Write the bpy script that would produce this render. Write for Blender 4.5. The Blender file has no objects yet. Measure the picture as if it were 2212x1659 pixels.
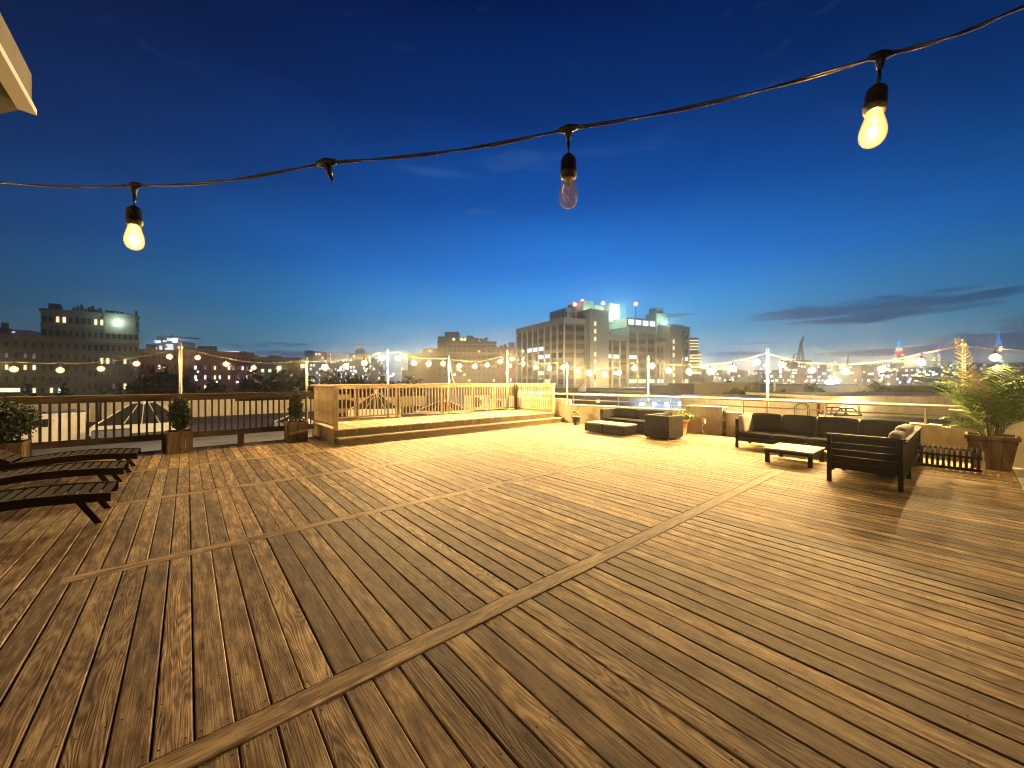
import bpy, math, random
from mathutils import Vector, Matrix, noise
random.seed(7)
R = math.radians
SC = bpy.context.scene
COL = SC.collection
H = 1.5                     # eye height
FX, FY = 0.645, 0.764       # camera heading (x runs along the deck strips, y along the boards)
nf = math.hypot(FX, FY); FX /= nf; FY /= nf
FPX = 831.0; CX = 1106.0; HY = 820.0

# ---------- survey helpers: a bearing/drop read off the photo and a real distance give a real place
def W(px, py, t):
    lat = (px-CX)/FPX*t
    return Vector((FX*t+FY*lat, FY*t-FX*lat, H+(HY-py)/FPX*t))
def G(px, py, z=0.0):
    return W(px, py, (H-z)*FPX/(py-HY))
def on_y(px, y):
    r = (px-CX)/FPX
    t = y/(FY-FX*r); return Vector((t*(FX+FY*r), y, 0)), t
def on_x(px, x):
    r = (px-CX)/FPX
    t = x/(FX+FY*r); return Vector((x, t*(FY-FX*r), 0)), t
def zat(py, t): return H+(HY-py)/FPX*t

# ---------- mesh builder
class MB:
    def __init__(s):
        s.v = []; s.f = []; s.m = []; s.g = []
        s.M = None; s.cur = 0; s.gr = None
    def _add(s, vs, fs, grs=None):
        b = len(s.v)
        for v in vs:
            v = Vector(v)
            if s.M is not None: v = s.M @ v
            s.v.append(v[:])
        for f in fs:
            s.f.append(tuple(b+i for i in f)); s.m.append(s.cur)
        if grs is not None: s.g += grs
    def box(s, x0, x1, y0, y1, z0, z1, grs=None):
        vs = [(x0,y0,z0),(x1,y0,z0),(x1,y1,z0),(x0,y1,z0),(x0,y0,z1),(x1,y0,z1),(x1,y1,z1),(x0,y1,z1)]
        s._add(vs, [(0,3,2,1),(4,5,6,7),(0,1,5,4),(1,2,6,5),(2,3,7,6),(3,0,4,7)], grs)
    def cbox(s, x0, x1, y0, y1, z0, z1, c=0.004):
        """box with chamfered top and vertical edges"""
        def ring(i, z): return [(x0+i,y0,z),(x1-i,y0,z),(x1,y0+i,z),(x1,y1-i,z),(x1-i,y1,z),(x0+i,y1,z),(x0,y1-i,z),(x0,y0+i,z)]
        def rin(i, z): return [(x0+i,y0+c,z),(x1-i,y0+c,z),(x1-c,y0+i,z),(x1-c,y1-i,z),(x1-i,y1-c,z),(x0+i,y1-c,z),(x0+c,y1-i,z),(x0+c,y0+i,z)]
        i = c*1.6
        vs = rin(i,z0)+ring(c,z0+c)+ring(c,z1-c)+rin(i,z1)
        fs = [tuple(range(7,-1,-1)), tuple(range(24,32))]
        for k in range(3):
            for j in range(8):
                a=k*8+j; b=k*8+(j+1)%8
                fs.append((a,b,b+8,a+8))
        s._add(vs, fs)
    def prism(s, poly, z0, z1):
        n = len(poly)
        vs = [(p[0],p[1],z0) for p in poly]+[(p[0],p[1],z1) for p in poly]
        fs = [tuple(range(n-1,-1,-1)), tuple(range(n,2*n))]
        for i in range(n): fs.append((i,(i+1)%n,n+(i+1)%n,n+i))
        s._add(vs, fs)
    def cyl(s, p0, p1, r0, r1=None, n=10, caps=True):
        if r1 is None: r1 = r0
        p0 = Vector(p0); p1 = Vector(p1); d = (p1-p0)
        if d.length < 1e-6: return
        q = d.to_track_quat('Z','Y')
        vs = []
        for p, r in ((p0,r0),(p1,r1)):
            for i in range(n):
                a = 2*math.pi*i/n
                vs.append(p+q@Vector((r*math.cos(a), r*math.sin(a), 0)))
        fs = [(i,(i+1)%n,n+(i+1)%n,n+i) for i in range(n)]
        if caps: fs += [tuple(range(n-1,-1,-1)), tuple(range(n,2*n))]
        s._add(vs, fs)
    def tube(s, pts, r, n=6):
        pts = [Vector(p) for p in pts]
        rs = r if isinstance(r, (list,tuple)) else [r]*len(pts)
        vs = []; up = Vector((0,0,1))
        for k, p in enumerate(pts):
            d = (pts[min(k+1,len(pts)-1)]-pts[max(k-1,0)]).normalized()
            a = d.cross(up)
            if a.length < 1e-3: a = d.cross(Vector((1,0,0)))
            a.normalize(); b = a.cross(d)
            for i in range(n):
                t = 2*math.pi*i/n
                vs.append(p+(a*math.cos(t)+b*math.sin(t))*rs[k])
        fs = []
        for k in range(len(pts)-1):
            for i in range(n):
                fs.append((k*n+i, k*n+(i+1)%n, (k+1)*n+(i+1)%n, (k+1)*n+i))
        fs += [tuple(range(n-1,-1,-1)), tuple((len(pts)-1)*n+i for i in range(n))]
        s._add(vs, fs)
    def lathe(s, prof, c=(0,0,0), n=20):
        vs = []; fs = []; idx = []
        for r, z in prof:
            if r < 1e-5:
                idx.append([len(vs)]); vs.append((c[0],c[1],c[2]+z))
            else:
                row = []
                for i in range(n):
                    a = 2*math.pi*i/n
                    row.append(len(vs)); vs.append((c[0]+r*math.cos(a), c[1]+r*math.sin(a), c[2]+z))
                idx.append(row)
        for a, b in zip(idx, idx[1:]):
            for i in range(n):
                j = (i+1)%n
                if len(a)==1 and len(b)==1: continue
                if len(a)==1: fs.append((a[0], b[i], b[j]))
                elif len(b)==1: fs.append((a[i], a[j], b[0]))
                else: fs.append((a[i], a[j], b[j], b[i]))
        s._add(vs, fs)
    def quad(s, a, b, c, d): s._add([a,b,c,d], [(0,1,2,3)])
    def mesh(s, name, mats, smooth=False):
        me = bpy.data.meshes.new(name)
        me.from_pydata(s.v, [], s.f)
        for m in (mats if isinstance(mats,(list,tuple)) else [mats]): me.materials.append(m)
        if any(s.m): me.polygons.foreach_set('material_index', s.m)
        if s.g:
            at = me.attributes.new('gr','FLOAT_VECTOR','POINT')
            at.data.foreach_set('vector', [c for g in s.g for c in g])
        if smooth: me.polygons.foreach_set('use_smooth', [True]*len(me.polygons))
        me.update(); return me
    def build(s, name, mats, parent=None, smooth=False, **tagkw):
        o = bpy.data.objects.new(name, s.mesh(name, mats, smooth))
        COL.objects.link(o)
        if parent is not None: o.parent = parent
        if tagkw: tag(o, **tagkw)
        return o
def tag(o, label=None, cat=None, group=None, kind=None):
    if label: o['label'] = label
    if cat: o['category'] = cat
    if group: o['group'] = group
    if kind: o['kind'] = kind
    return o
def thing(name, label, cat, loc=(0,0,0), rz=0, group=None):
    o = bpy.data.objects.new(name, None); COL.objects.link(o)
    o.empty_display_size = .1
    o.location = loc; o.rotation_euler = (0,0,rz)
    return tag(o, label, cat, group)
KIDS = {}
def copy_thing(o, loc=None, rz=None, label=None, parent=None):
    c = o.copy(); COL.objects.link(c)
    if parent is not None: c.parent = parent
    for ch in [x for x in COL.objects if x.parent == o]: copy_thing(ch, parent=c)
    if loc is not None: c.location = loc
    if rz is not None: c.rotation_euler = (0,0,rz)
    if label: c['label'] = label
    return c
def inst(name, me, parent, loc=(0,0,0)):
    o = bpy.data.objects.new(name, me); COL.objects.link(o); o.parent = parent; o.location = loc
    return o

# ---------- materials
class NT:
    def __init__(s, name, world=None):
        if world: s.t = world.node_tree
        else:
            s.mat = bpy.data.materials.new(name); s.mat.use_nodes = True; s.t = s.mat.node_tree
        s.t.nodes.clear()
    def n(s, typ, ins=None, **kw):
        nd = s.t.nodes.new(typ)
        for k, v in kw.items(): setattr(nd, k, v)
        for k, v in (ins or {}).items():
            if isinstance(v, bpy.types.NodeSocket): s.t.links.new(v, nd.inputs[k])
            else: nd.inputs[k].default_value = v
        return nd
    def math(s, op, a, b=None, c=None, clamp=False):
        ins = {0:a}
        if b is not None: ins[1] = b
        if c is not None: ins[2] = c
        nd = s.n('ShaderNodeMath', ins, operation=op); nd.use_clamp = clamp
        return nd.outputs[0]
    def mix(s, f, a, b, bt='MIX'):
        nd = s.n('ShaderNodeMix', data_type='RGBA', blend_type=bt)
        for k, v in ((0,f),(6,a),(7,b)):
            if isinstance(v, bpy.types.NodeSocket): s.t.links.new(v, nd.inputs[k])
            else: nd.inputs[k].default_value = v
        return nd.outputs[2]
    def ramp(s, f, stops):
        nd = s.n('ShaderNodeValToRGB', {0:f})
        e = nd.color_ramp.elements
        while len(e) < len(stops): e.new(.5)
        for el, (p, c) in zip(e, stops):
            el.position = p; el.color = c if len(c)==4 else (*c,1)
        return nd.outputs[0]
def c4(c): return (c[0],c[1],c[2],1)

def mat(name, col, rough=.7, var=.18, scale=6, bump=.15, bscale=40, metal=0, spec=.4, stretch=(1,1,1), stain=0, dark=None):
    t = NT(name)
    tc = t.n('ShaderNodeTexCoord').outputs['Object']
    mp = t.n('ShaderNodeMapping', {0:tc, 3:stretch}).outputs[0]
    n1 = t.n('ShaderNodeTexNoise', {'Vector':mp,'Scale':scale,'Detail':6,'Roughness':.6}).outputs[0]
    n2 = t.n('ShaderNodeTexNoise', {'Vector':mp,'Scale':bscale,'Detail':4,'Roughness':.6}).outputs[0]
    lo = tuple(c*(1-var) for c in col); hi = tuple(min(1,c*(1+var)) for c in col)
    colr = t.ramp(n1, [(.3,lo),(.7,hi)])
    if stain:
        n3 = t.n('ShaderNodeTexNoise', {'Vector':t.n('ShaderNodeMapping',{0:tc,3:(1,1,.35)}).outputs[0],'Scale':3.2,'Detail':8,'Roughness':.7}).outputs[0]
        f = t.ramp(n3, [(.47,(0,0,0)),(.68,(stain,)*3)])
        colr = t.mix(f, colr, c4(dark or tuple(c*.35 for c in col)))
    b = t.n('ShaderNodeBump', {'Strength':bump,'Height':n2,'Distance':.01}).outputs[0]
    p = t.n('ShaderNodeBsdfPrincipled', {'Base Color':colr,'Roughness':rough,'Metallic':metal,'Normal':b,'Specular IOR Level':spec})
    t.n('ShaderNodeOutputMaterial', {0:p.outputs[0]})
    return t.mat
def emis(name, col, s, sample=False):
    t = NT(name)
    e = t.n('ShaderNodeEmission', {0:c4(col),1:s})
    t.n('ShaderNodeOutputMaterial', {0:e.outputs[0]})
    t.mat.cycles.emission_sampling = 'AUTO' if sample else 'NONE'
    return t.mat
def window_lit(name, col, s):
    """lit room behind glass: brighter and dimmer patches of the room, blinds"""
    t = NT(name)
    tc = t.n('ShaderNodeTexCoord').outputs['Object']
    n1 = t.n('ShaderNodeTexNoise', {'Vector':tc,'Scale':1.3,'Detail':4}).outputs[0]
    f = t.math('MULTIPLY_ADD', n1, 1.6, .1)
    e = t.n('ShaderNodeEmission', {0:c4(col),1:t.math('MULTIPLY', f, s)})
    t.n('ShaderNodeOutputMaterial', {0:e.outputs[0]})
    t.mat.cycles.emission_sampling = 'NONE'
    return t.mat
def wood(name, a, b, dark, axis='attr', rough=.62, grain=1.0, per=1.0):
    """weathered boards: contour-line grain, stains, a tone for every board"""
    t = NT(name)
    if axis == 'attr':
        v = t.n('ShaderNodeAttribute', attribute_name='gr').outputs['Vector']
        sep = t.n('ShaderNodeSeparateXYZ', {0:v}); al, ac, rn = sep.outputs
    else:
        v = t.n('ShaderNodeTexCoord').outputs['Object']
        sep = t.n('ShaderNodeSeparateXYZ', {0:v}); x, y, z = sep.outputs
        al, ac, o3 = {'x':(x,y,z),'y':(y,x,z),'z':(z,x,y)}[axis]
        q = t.math('ADD', ac, o3); ac = q
        rn = t.n('ShaderNodeTexWhiteNoise', {'W':t.math('FLOOR', t.math('MULTIPLY', q, 7.3))}, noise_dimensions='1D').outputs[0]
    r50 = t.math('MULTIPLY', rn, 53.0)
    co = t.n('ShaderNodeCombineXYZ', {0:t.math('MULTIPLY', al, .85), 1:t.math('MULTIPLY', ac, 9.0), 2:r50}).outputs[0]
    n1 = t.n('ShaderNodeTexNoise', {'Vector':co,'Scale':1.0,'Detail':1.5,'Roughness':.4,'Distortion':.3}).outputs[0]
    rings = t.math('SINE', t.math('MULTIPLY', n1, 150.0*grain))
    co2 = t.n('ShaderNodeCombineXYZ', {0:t.math('MULTIPLY', al, 3.0), 1:t.math('MULTIPLY', ac, 210.0), 2:r50}).outputs[0]
    fine = t.n('ShaderNodeTexNoise', {'Vector':co2,'Scale':1.0,'Detail':4}).outputs[0]
    co3 = t.n('ShaderNodeCombineXYZ', {0:t.math('MULTIPLY', al, 3.6), 1:t.math('MULTIPLY', ac, 16.0), 2:r50}).outputs[0]
    bl = t.n('ShaderNodeTexNoise', {'Vector':co3,'Scale':1.0,'Detail':8,'Roughness':.65}).outputs[0]
    amt = t.ramp(t.n('ShaderNodeTexWhiteNoise', {'W':t.math('ADD', rn, 3.7)}, noise_dimensions='1D').outputs[0], [(.35,(.1,)*3),(.9,(.75,)*3)])
    f = t.math('MULTIPLY_ADD', t.math('MULTIPLY', rings, amt), .17, .5)
    f = t.math('MULTIPLY_ADD', t.math('SUBTRACT', fine, .5), .85, f)
    f = t.math('MULTIPLY_ADD', t.math('SUBTRACT', bl, .5), 1.5, f, clamp=True)
    col = t.ramp(f, [(.12,dark),(.45,a),(.85,b)])
    tone = t.math('MULTIPLY_ADD', t.n('ShaderNodeTexWhiteNoise', {'W':t.math('MULTIPLY', rn, 91.0)}, noise_dimensions='1D').outputs[0], .75*per, 1-.37*per)
    col = t.mix(1.0, col, t.n('ShaderNodeCombineColor', {0:tone,1:tone,2:tone}).outputs[0], 'MULTIPLY')
    kn = t.n('ShaderNodeTexVoronoi', {'Vector':t.n('ShaderNodeCombineXYZ', {0:t.math('MULTIPLY', al, 1.1), 1:t.math('MULTIPLY', ac, 5.0), 2:t.math('MULTIPLY', rn, 31.0)}).outputs[0],'Scale':1.0,'Randomness':1.0})
    kf = t.math('SUBTRACT', 1.0, t.math('MULTIPLY', t.math('SUBTRACT', kn.outputs['Distance'], .035), 30.0, clamp=True), clamp=True)
    col = t.mix(t.math('MULTIPLY', kf, .75), col, c4(dark))
    wo = t.n('ShaderNodeTexNoise', {'Vector':t.n('ShaderNodeTexCoord').outputs['Object'],'Scale':.55,'Detail':7,'Roughness':.62}).outputs[0]
    wf = t.math('MULTIPLY_ADD', wo, 1.3, .36)
    col = t.mix(.85, col, t.n('ShaderNodeCombineColor', {0:wf,1:wf,2:wf}).outputs[0], 'MULTIPLY')
    hgt = t.math('ADD', t.math('MULTIPLY', rings, t.math('MULTIPLY', amt, .35)), t.math('MULTIPLY', fine, 1.6))
    bu = t.n('ShaderNodeBump', {'Strength':.45,'Height':hgt,'Distance':.0022}).outputs[0]
    ro = t.math('MULTIPLY_ADD', bl, .3, rough-.15)
    p = t.n('ShaderNodeBsdfPrincipled', {'Base Color':col,'Roughness':ro,'Normal':bu,'Specular IOR Level':.35})
    t.n('ShaderNodeOutputMaterial', {0:p.outputs[0]})
    return t.mat
def city(name, wall, lightcol, thr, cell=(3.2,3.4), s=3.0):
    """far building: wall with a grid of windows, some rooms lit"""
    t = NT(name)
    tc = t.n('ShaderNodeTexCoord').outputs['Object']
    sep = t.n('ShaderNodeSeparateXYZ', {0:tc}); x, y, z = sep.outputs
    u = t.math('DIVIDE', t.math('ADD', x, y), cell[0]); w = t.math('DIVIDE', z, cell[1])
    fu = t.math('FRACT', u); fw = t.math('FRACT', w)
    m = t.math('MULTIPLY', t.math('GREATER_THAN', fu, .25), t.math('GREATER_THAN', fw, .35))
    h = t.n('ShaderNodeCombineXYZ', {0:t.math('FLOOR', u), 1:t.math('FLOOR', w), 2:t.n('ShaderNodeObjectInfo').outputs['Random']}).outputs[0]
    wn = t.n('ShaderNodeTexWhiteNoise', {'Vector':h}, noise_dimensions='3D')
    lit = t.math('MULTIPLY', m, t.math('GREATER_THAN', wn.outputs[0], thr))
    lc = t.mix(wn.outputs[0], c4(lightcol), (.75,.9,1,1))
    lc = t.mix(t.math('FRACT', t.math('MULTIPLY', wn.outputs[0], 77.0)), c4(lightcol), lc)
    base = t.mix(m, c4(wall), (.02,.022,.03,1))
    geo = t.n('ShaderNodeSeparateXYZ', {0:t.n('ShaderNodeNewGeometry').outputs['Normal']}).outputs[2]
    side = t.math('LESS_THAN', t.math('ABSOLUTE', geo), .5)
    p = t.n('ShaderNodeBsdfPrincipled', {'Base Color':base,'Roughness':.7,'Emission Color':lc,'Emission Strength':t.math('MULTIPLY', t.math('MULTIPLY', lit, side), s)})
    t.n('ShaderNodeOutputMaterial', {0:p.outputs[0]})
    t.mat.cycles.emission_sampling = 'NONE'
    return t.mat
def glass_mat(name, tint=(1,1,1), em=None, refl=.9, base=.06):
    t = NT(name)
    lw = t.n('ShaderNodeLayerWeight', {0:.35}).outputs['Facing']
    f = t.math('MULTIPLY_ADD', t.math('POWER', lw, 2.2), refl, base, clamp=True)
    a = t.n('ShaderNodeBsdfTransparent', {0:c4(tint)}).outputs[0]
    g = t.n('ShaderNodeBsdfGlossy', {0:(1,1,1,1),'Roughness':.04}).outputs[0]
    o = t.n('ShaderNodeMixShader', {0:f,1:a,2:g}).outputs[0]
    if em:
        st = em[1]
        if len(em) > 2:    # hot towards the filament; soft rim paints a glow into the globe
            fc = t.math('SUBTRACT', 1.0, t.n('ShaderNodeLayerWeight', {0:.5}).outputs['Facing'], clamp=True)
            st = t.math('MULTIPLY_ADD', t.math('POWER', fc, em[2]), em[1], em[3])
        e = t.n('ShaderNodeEmission', {0:c4(em[0]),1:st}).outputs[0]
        o = t.n('ShaderNodeAddShader', {0:o,1:e}).outputs[0]
        t.mat.cycles.emission_sampling = 'NONE'
    t.n('ShaderNodeOutputMaterial', {0:o})
    return t.mat

M = {}
M['deck'] = wood('deck_wood', (.26,.174,.08), (.68,.515,.285), (.045,.027,.011), per=1.35)
M['rail_wood'] = wood('rail_wood', (.31,.235,.14), (.48,.37,.23), (.09,.055,.028), 'z', per=.5)
M['rail_wood_x'] = wood('rail_wood_x', (.31,.235,.14), (.48,.37,.23), (.09,.055,.028), 'x', per=.3)
M['old_wood'] = wood('old_wood', (.09,.06,.03), (.15,.102,.055), (.045,.027,.013), 'z', per=.4)  # fence wood; also paints the shade on the stage risers
M['old_and_shade_wood_x'] = wood('old_and_shade_wood_x', (.09,.06,.03), (.15,.102,.055), (.045,.027,.013), 'x', per=.3)
M['planter_wood'] = wood('planter_wood', (.15,.105,.055), (.23,.165,.09), (.06,.035,.015), 'z', per=.6)
M['lounger_wood'] = wood('lounger_wood', (.018,.01,.005), (.034,.019,.01), (.007,.004,.002), 'x', per=.4)
[n for n in M['lounger_wood'].node_tree.nodes if n.type=='BSDF_PRINCIPLED'][0].inputs['Specular IOR Level'].default_value = .08
M['concrete'] = mat('concrete', (.56,.52,.43), .9, .16, 4, .35, 60, stain=.55, dark=(.16,.12,.07))
M['roof'] = mat('roof_membrane', (.17,.17,.18), .85, .25, 1.2, .3, 30, stain=.4)
M['under'] = mat('underdeck_shade', (.03,.027,.024), .95)
M['cream'] = mat('cream_paint', (.74,.69,.57), .85, .1, 2, .15, 40, stain=.4, dark=(.3,.25,.17))
M['white'] = mat('white_paint', (.78,.76,.7), .45, .06, 8, .05, 30)
M['whitemetal'] = mat('white_metal', (.5,.48,.43), .38, .1, 12, .08, 60, stain=.25, dark=(.3,.24,.18))
M['strand'] = mat('cable_sheath', (.07,.06,.055), .3, .3, 30, .2, 120, spec=.7)
M['cablegrey'] = mat('weathered_cable', (.16,.14,.11), .7)
M['rattan'] = mat('black_rattan', (.008,.0075,.006), .6, .3, 60, .9, 140, spec=.2, stretch=(1,1,2.5))
M['blackwood'] = mat('black_stained_wood', (.012,.009,.006), .6, .3, 9, .2, 60, spec=.15)
M['cushion'] = mat('charcoal_cushion', (.010,.009,.0085), .95, .25, 5, .5, 260, spec=.1)
M['paleside'] = mat('grey_cushion', (.3,.28,.25), .9, .12, 5, .5, 260)
M['tabletop'] = mat('pale_tabletop', (.3,.27,.21), .5, .12, 7, .1, 60)
M['blackmetal'] = mat('black_metal', (.012,.012,.012), .35, .2, 6, .05)
M['rubber'] = mat('black_rubber', (.02,.018,.016), .32, .3, 30, .3, 120, spec=.6)
M['blackpot'] = mat('black_pot', (.015,.016,.015), .4)
M['terra'] = mat('terracotta', (.5,.2,.1), .85, .15, 8, .2)
M['soil'] = mat('soil', (.035,.022,.014), .95, .4, 30, .8)
M['plastic'] = mat('grey_plastic', (.55,.53,.48), .45, .05)
M['skyglass'] = mat('skylight_glass', (.05,.06,.06), .12, .2, 2, 0, 20, spec=.7)
M['brick'] = mat('red_brick', (.27,.055,.035), .9, .3, 3, .2)
M['darkbrick'] = mat('brown_brick', (.13,.1,.085), .9, .2, 1, .1)
M['tan'] = mat('tan_render', (.23,.215,.19), .9, .15, .5, .1)
M['greygreen'] = mat('grey_render', (.19,.22,.2), .9, .15, .5, .1)
M['loft'] = mat('loft_concrete', (.34,.34,.28), .9, .12, .25, .1)
M['loftbay'] = mat('loft_bay', (.13,.125,.105), .8, .35, .35, .1, stretch=(1,1,1.6))
M['floodwall'] = mat('pale_bulkhead', (.5,.52,.46), .9, .1, .4, .1)
M['asphalt'] = mat('asphalt', (.05,.05,.05), .95, .3, .05, .2)
M['bluer'] = mat('blue_grey_roof', (.12,.15,.19), .7, .2, .3, .1)
M['glassdark'] = mat('dark_window_glass', (.02,.024,.03), .15, .4, .6, 0, 10, spec=.6)
M['win_warm'] = window_lit('window_warm_light', (1,.74,.36), 1.5)
M['win_yel'] = window_lit('window_yellow_light', (1,.86,.5), 1.7)
M['win_white'] = window_lit('window_white_light', (.88,.95,1), 1.8)
M['win_blue'] = window_lit('window_blue_light', (.35,.6,1), 1.2)
M['win_dim'] = window_lit('window_dim_light', (.7,.6,.55), .18)
M['leaf_dark'] = mat('dark_foliage', (.045,.06,.022), .8, .45, 1.5, 0)
M['leaf'] = mat('shrub_foliage', (.017,.033,.008), .65, .5, 9, 0)
M['leaf_bright'] = mat('bright_foliage', (.16,.24,.05), .55, .4, 12, 0)
M['palm'] = mat('palm_frond', (.10,.17,.035), .5, .45, 5, 0)
M['palm_dry'] = mat('dry_palm_frond', (.27,.23,.13), .6, .3, 9, 0)
M['stem'] = mat('plant_stem', (.16,.13,.06), .7, .3, 12, .2)
M['bark'] = mat('bark', (.08,.06,.04), .95, .3, 9, .6)
M['red_em'] = emis('aviation_red', (1,.25,.18), 9)
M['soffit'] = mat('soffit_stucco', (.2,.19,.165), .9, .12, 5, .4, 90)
M['white_em'] = emis('cool_lamp', (.8,.93,1), 7)
M['warm_em'] = emis('warm_lamp', (1,.75,.4), 6)
LIGHTC = (1.0, .705, .325)
M['bulb_on'] = glass_mat('lit_bulb_glass', (1,.9,.7), ((1,.62,.20),40.0,5.0,.35), .3)
M['bulb_dim'] = glass_mat('lit_bulb_glass_dim', (1,.9,.7), ((1,.50,.15),5.0,3.0,.35), .3)
M['bulb_near'] = glass_mat('lit_bulb_glass_near', (1,.85,.5), ((1,.58,.14),2.6,2.5,.45), .7)
M['bulb_off'] = glass_mat('clear_bulb_glass', (.9,.88,.84), None, 1.3, .2)
_t = M['bulb_off'].node_tree; _o = [n for n in _t.nodes if n.type=='OUTPUT_MATERIAL'][0]; _src = _o.inputs[0].links[0].from_socket
_d = _t.nodes.new('ShaderNodeBsdfDiffuse'); _d.inputs[0].default_value = (.95,.82,.62,1)
_m = _t.nodes.new('ShaderNodeMixShader'); _m.inputs[0].default_value = .2
_t.links.new(_src, _m.inputs[1]); _t.links.new(_d.outputs[0], _m.inputs[2]); _t.links.new(_m.outputs[0], _o.inputs[0])
M['filament'] = emis('filament', (1,.82,.45), 60)
M['dimfil'] = mat('unlit_filament', (.5,.42,.3), .4)

# ======================= CAMERA =======================
cam = bpy.data.cameras.new('camera'); co = bpy.data.objects.new('camera', cam); COL.objects.link(co)
co.location = (0,0,H); co.rotation_euler = (R(90), 0, -math.atan2(FX, FY))
cam.sensor_width = 36; cam.lens = FPX/2212*36; cam.shift_y = -(829.5-HY)/2212
cam.clip_start = .05; cam.clip_end = 6000
SC.camera = co

# ======================= SKY =======================
w = bpy.data.worlds.new('World'); SC.world = w; w.use_nodes = True
t = NT(None, world=w)
d = t.n('ShaderNodeTexCoord').outputs['Generated']
sep = t.n('ShaderNodeSeparateXYZ', {0:t.n('ShaderNodeVectorMath', {0:d}, operation='NORMALIZE').outputs[0]})
X, Y, Z = sep.outputs
lat = t.math('SUBTRACT', t.math('MULTIPLY', X, FY), t.math('MULTIPLY', Y, FX))
dep = t.math('ADD', t.math('MULTIPLY', X, FX), t.math('MULTIPLY', Y, FY))
az = t.math('ARCTAN2', lat, dep)                      # bearing from the view axis, radians
el = t.math('ARCSINE', Z)
g = t.math('MAXIMUM', el, 0.0)
ramp = t.ramp(t.math('DIVIDE', g, 1.5708), [
    (0.0, (.42,.42,.46)), (.028,(.36,.70,.95)), (.055,(.19,.69,1.0)), (.10,(.062,.48,1.0)), (.17,(.016,.23,.82)),
    (.27,(.0030,.080,.38)), (.38,(.0008,.028,.165)), (.5,(.0004,.008,.064)), (.62,(.0003,.0027,.024)), (1,(.0002,.0012,.009))])
# afterglow: strongest around the bearing of the set sun, falls off to the sides and behind
a0 = t.math('SUBTRACT', az, .12)
glow = t.math('MULTIPLY_ADD', t.math('COSINE', a0), .5, .5)
glow = t.math('MULTIPLY_ADD', t.math('POWER', glow, 5.2), .95, .05)
colr = t.mix(1.0, ramp, t.n('ShaderNodeCombineColor', {0:glow,1:glow,2:glow}).outputs[0], 'MULTIPLY')
# city light on low air: warm violet on the left, warm on the right
lowm = t.math('POWER', t.math('SUBTRACT', 1.0, t.math('MULTIPLY', g, 1.6, clamp=True), clamp=True), 9.0)
colr = t.mix(t.math('MULTIPLY', lowm, .16), colr, (.27,.17,.15,1))
leftm = t.math('MULTIPLY', t.math('MULTIPLY', az, -1.2, clamp=True), t.math('SUBTRACT', 1.0, t.math('MULTIPLY', g, 1.1, clamp=True), clamp=True))
colr = t.mix(t.math('MULTIPLY', leftm, .32), colr, (.035,.035,.10,1))
# cloud streaks low in the sky
cv = t.n('ShaderNodeCombineXYZ', {0:t.math('MULTIPLY', az, 9.0), 1:t.math('MULTIPLY', el, 105.0), 2:3.0}).outputs[0]
cn = t.n('ShaderNodeTexNoise', {'Vector':cv,'Scale':1.0,'Detail':9,'Roughness':.6,'Distortion':.7}).outputs[0]
def blob(a, e, sa, se, k):
    q = t.math('ADD', t.math('POWER', t.math('ABSOLUTE', t.math('DIVIDE', t.math('SUBTRACT', az, a), sa)), 2.0),
               t.math('POWER', t.math('ABSOLUTE', t.math('DIVIDE', t.math('SUBTRACT', el, e), se)), 2.0))
    return t.math('MULTIPLY', t.math('SUBTRACT', 1.0, q, clamp=True), k)
def ae(px, py):
    a = math.atan((px-CX)/FPX); return a, math.atan((HY-py)/FPX*math.cos(a))
cl = None
for px, py, wpx, hpx, k in ((1990,655,330,34,.34),(1790,672,330,26,.30),(1830,692,260,14,.32),(1440,681,80,9,.3),(610,745,110,10,.26),(700,768,190,14,.33),(1950,760,330,16,.36),
                            (2120,745,330,40,.34),(1620,742,110,6,.22),(1590,765,160,10,.26),(760,742,110,7,.22),(2250,700,180,40,.3),(480,745,110,5,.2)):
    a, e = ae(px, py); a2, e2 = ae(px+wpx, py); a3, e3 = ae(px, py-hpx)
    b = blob(a, e, abs(a2-a), abs(e3-e), k)
    cl = b if cl is None else t.math('MAXIMUM', cl, b)
cm = t.math('MULTIPLY', t.math('SUBTRACT', t.math('ADD', cn, t.math('MULTIPLY', cl, 1.5)), .72), 5.0, clamp=True)
cm = t.math('MULTIPLY', cm, .95)
cloudc = t.mix(t.math('MULTIPLY', g, 9.0, clamp=True), (.07,.09,.16,1), (.005,.045,.13,1))
colr = t.mix(cm, colr, cloudc)
# thin high veils and one pale wisp
wb = None
for px, py, wpx, hpx, k in ((1030,457,50,9,.5),(1130,350,150,30,.42),(930,372,110,18,.3),(1300,330,220,22,.25)):
    a, e = ae(px, py); a2, e2 = ae(px+wpx, py); a3, e3 = ae(px, py-hpx)
    b = blob(a, e, abs(a2-a), abs(e3-e), k); wb = b if wb is None else t.math('MAXIMUM', wb, b)
wn_ = t.n('ShaderNodeTexNoise', {'Vector':t.n('ShaderNodeCombineXYZ', {0:t.math('MULTIPLY', az, 9.0), 1:t.math('MULTIPLY', el, 40.0), 2:9.0}).outputs[0],'Scale':1.0,'Detail':6}).outputs[0]
wm_ = t.math('MULTIPLY', t.math('SUBTRACT', t.math('ADD', wn_, wb), .62), 1.6, clamp=True)
colr = t.mix(t.math('MULTIPLY', wm_, .35), colr, (.09,.19,.42,1))
vv = t.n('ShaderNodeCombineXYZ', {0:t.math('MULTIPLY', az, 2.2), 1:t.math('MULTIPLY', el, 9.0), 2:4.0}).outputs[0]
vn = t.n('ShaderNodeTexNoise', {'Vector':vv,'Scale':1.0,'Detail':5}).outputs[0]
vm = t.math('MULTIPLY_ADD', vn, .5, .75)
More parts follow.
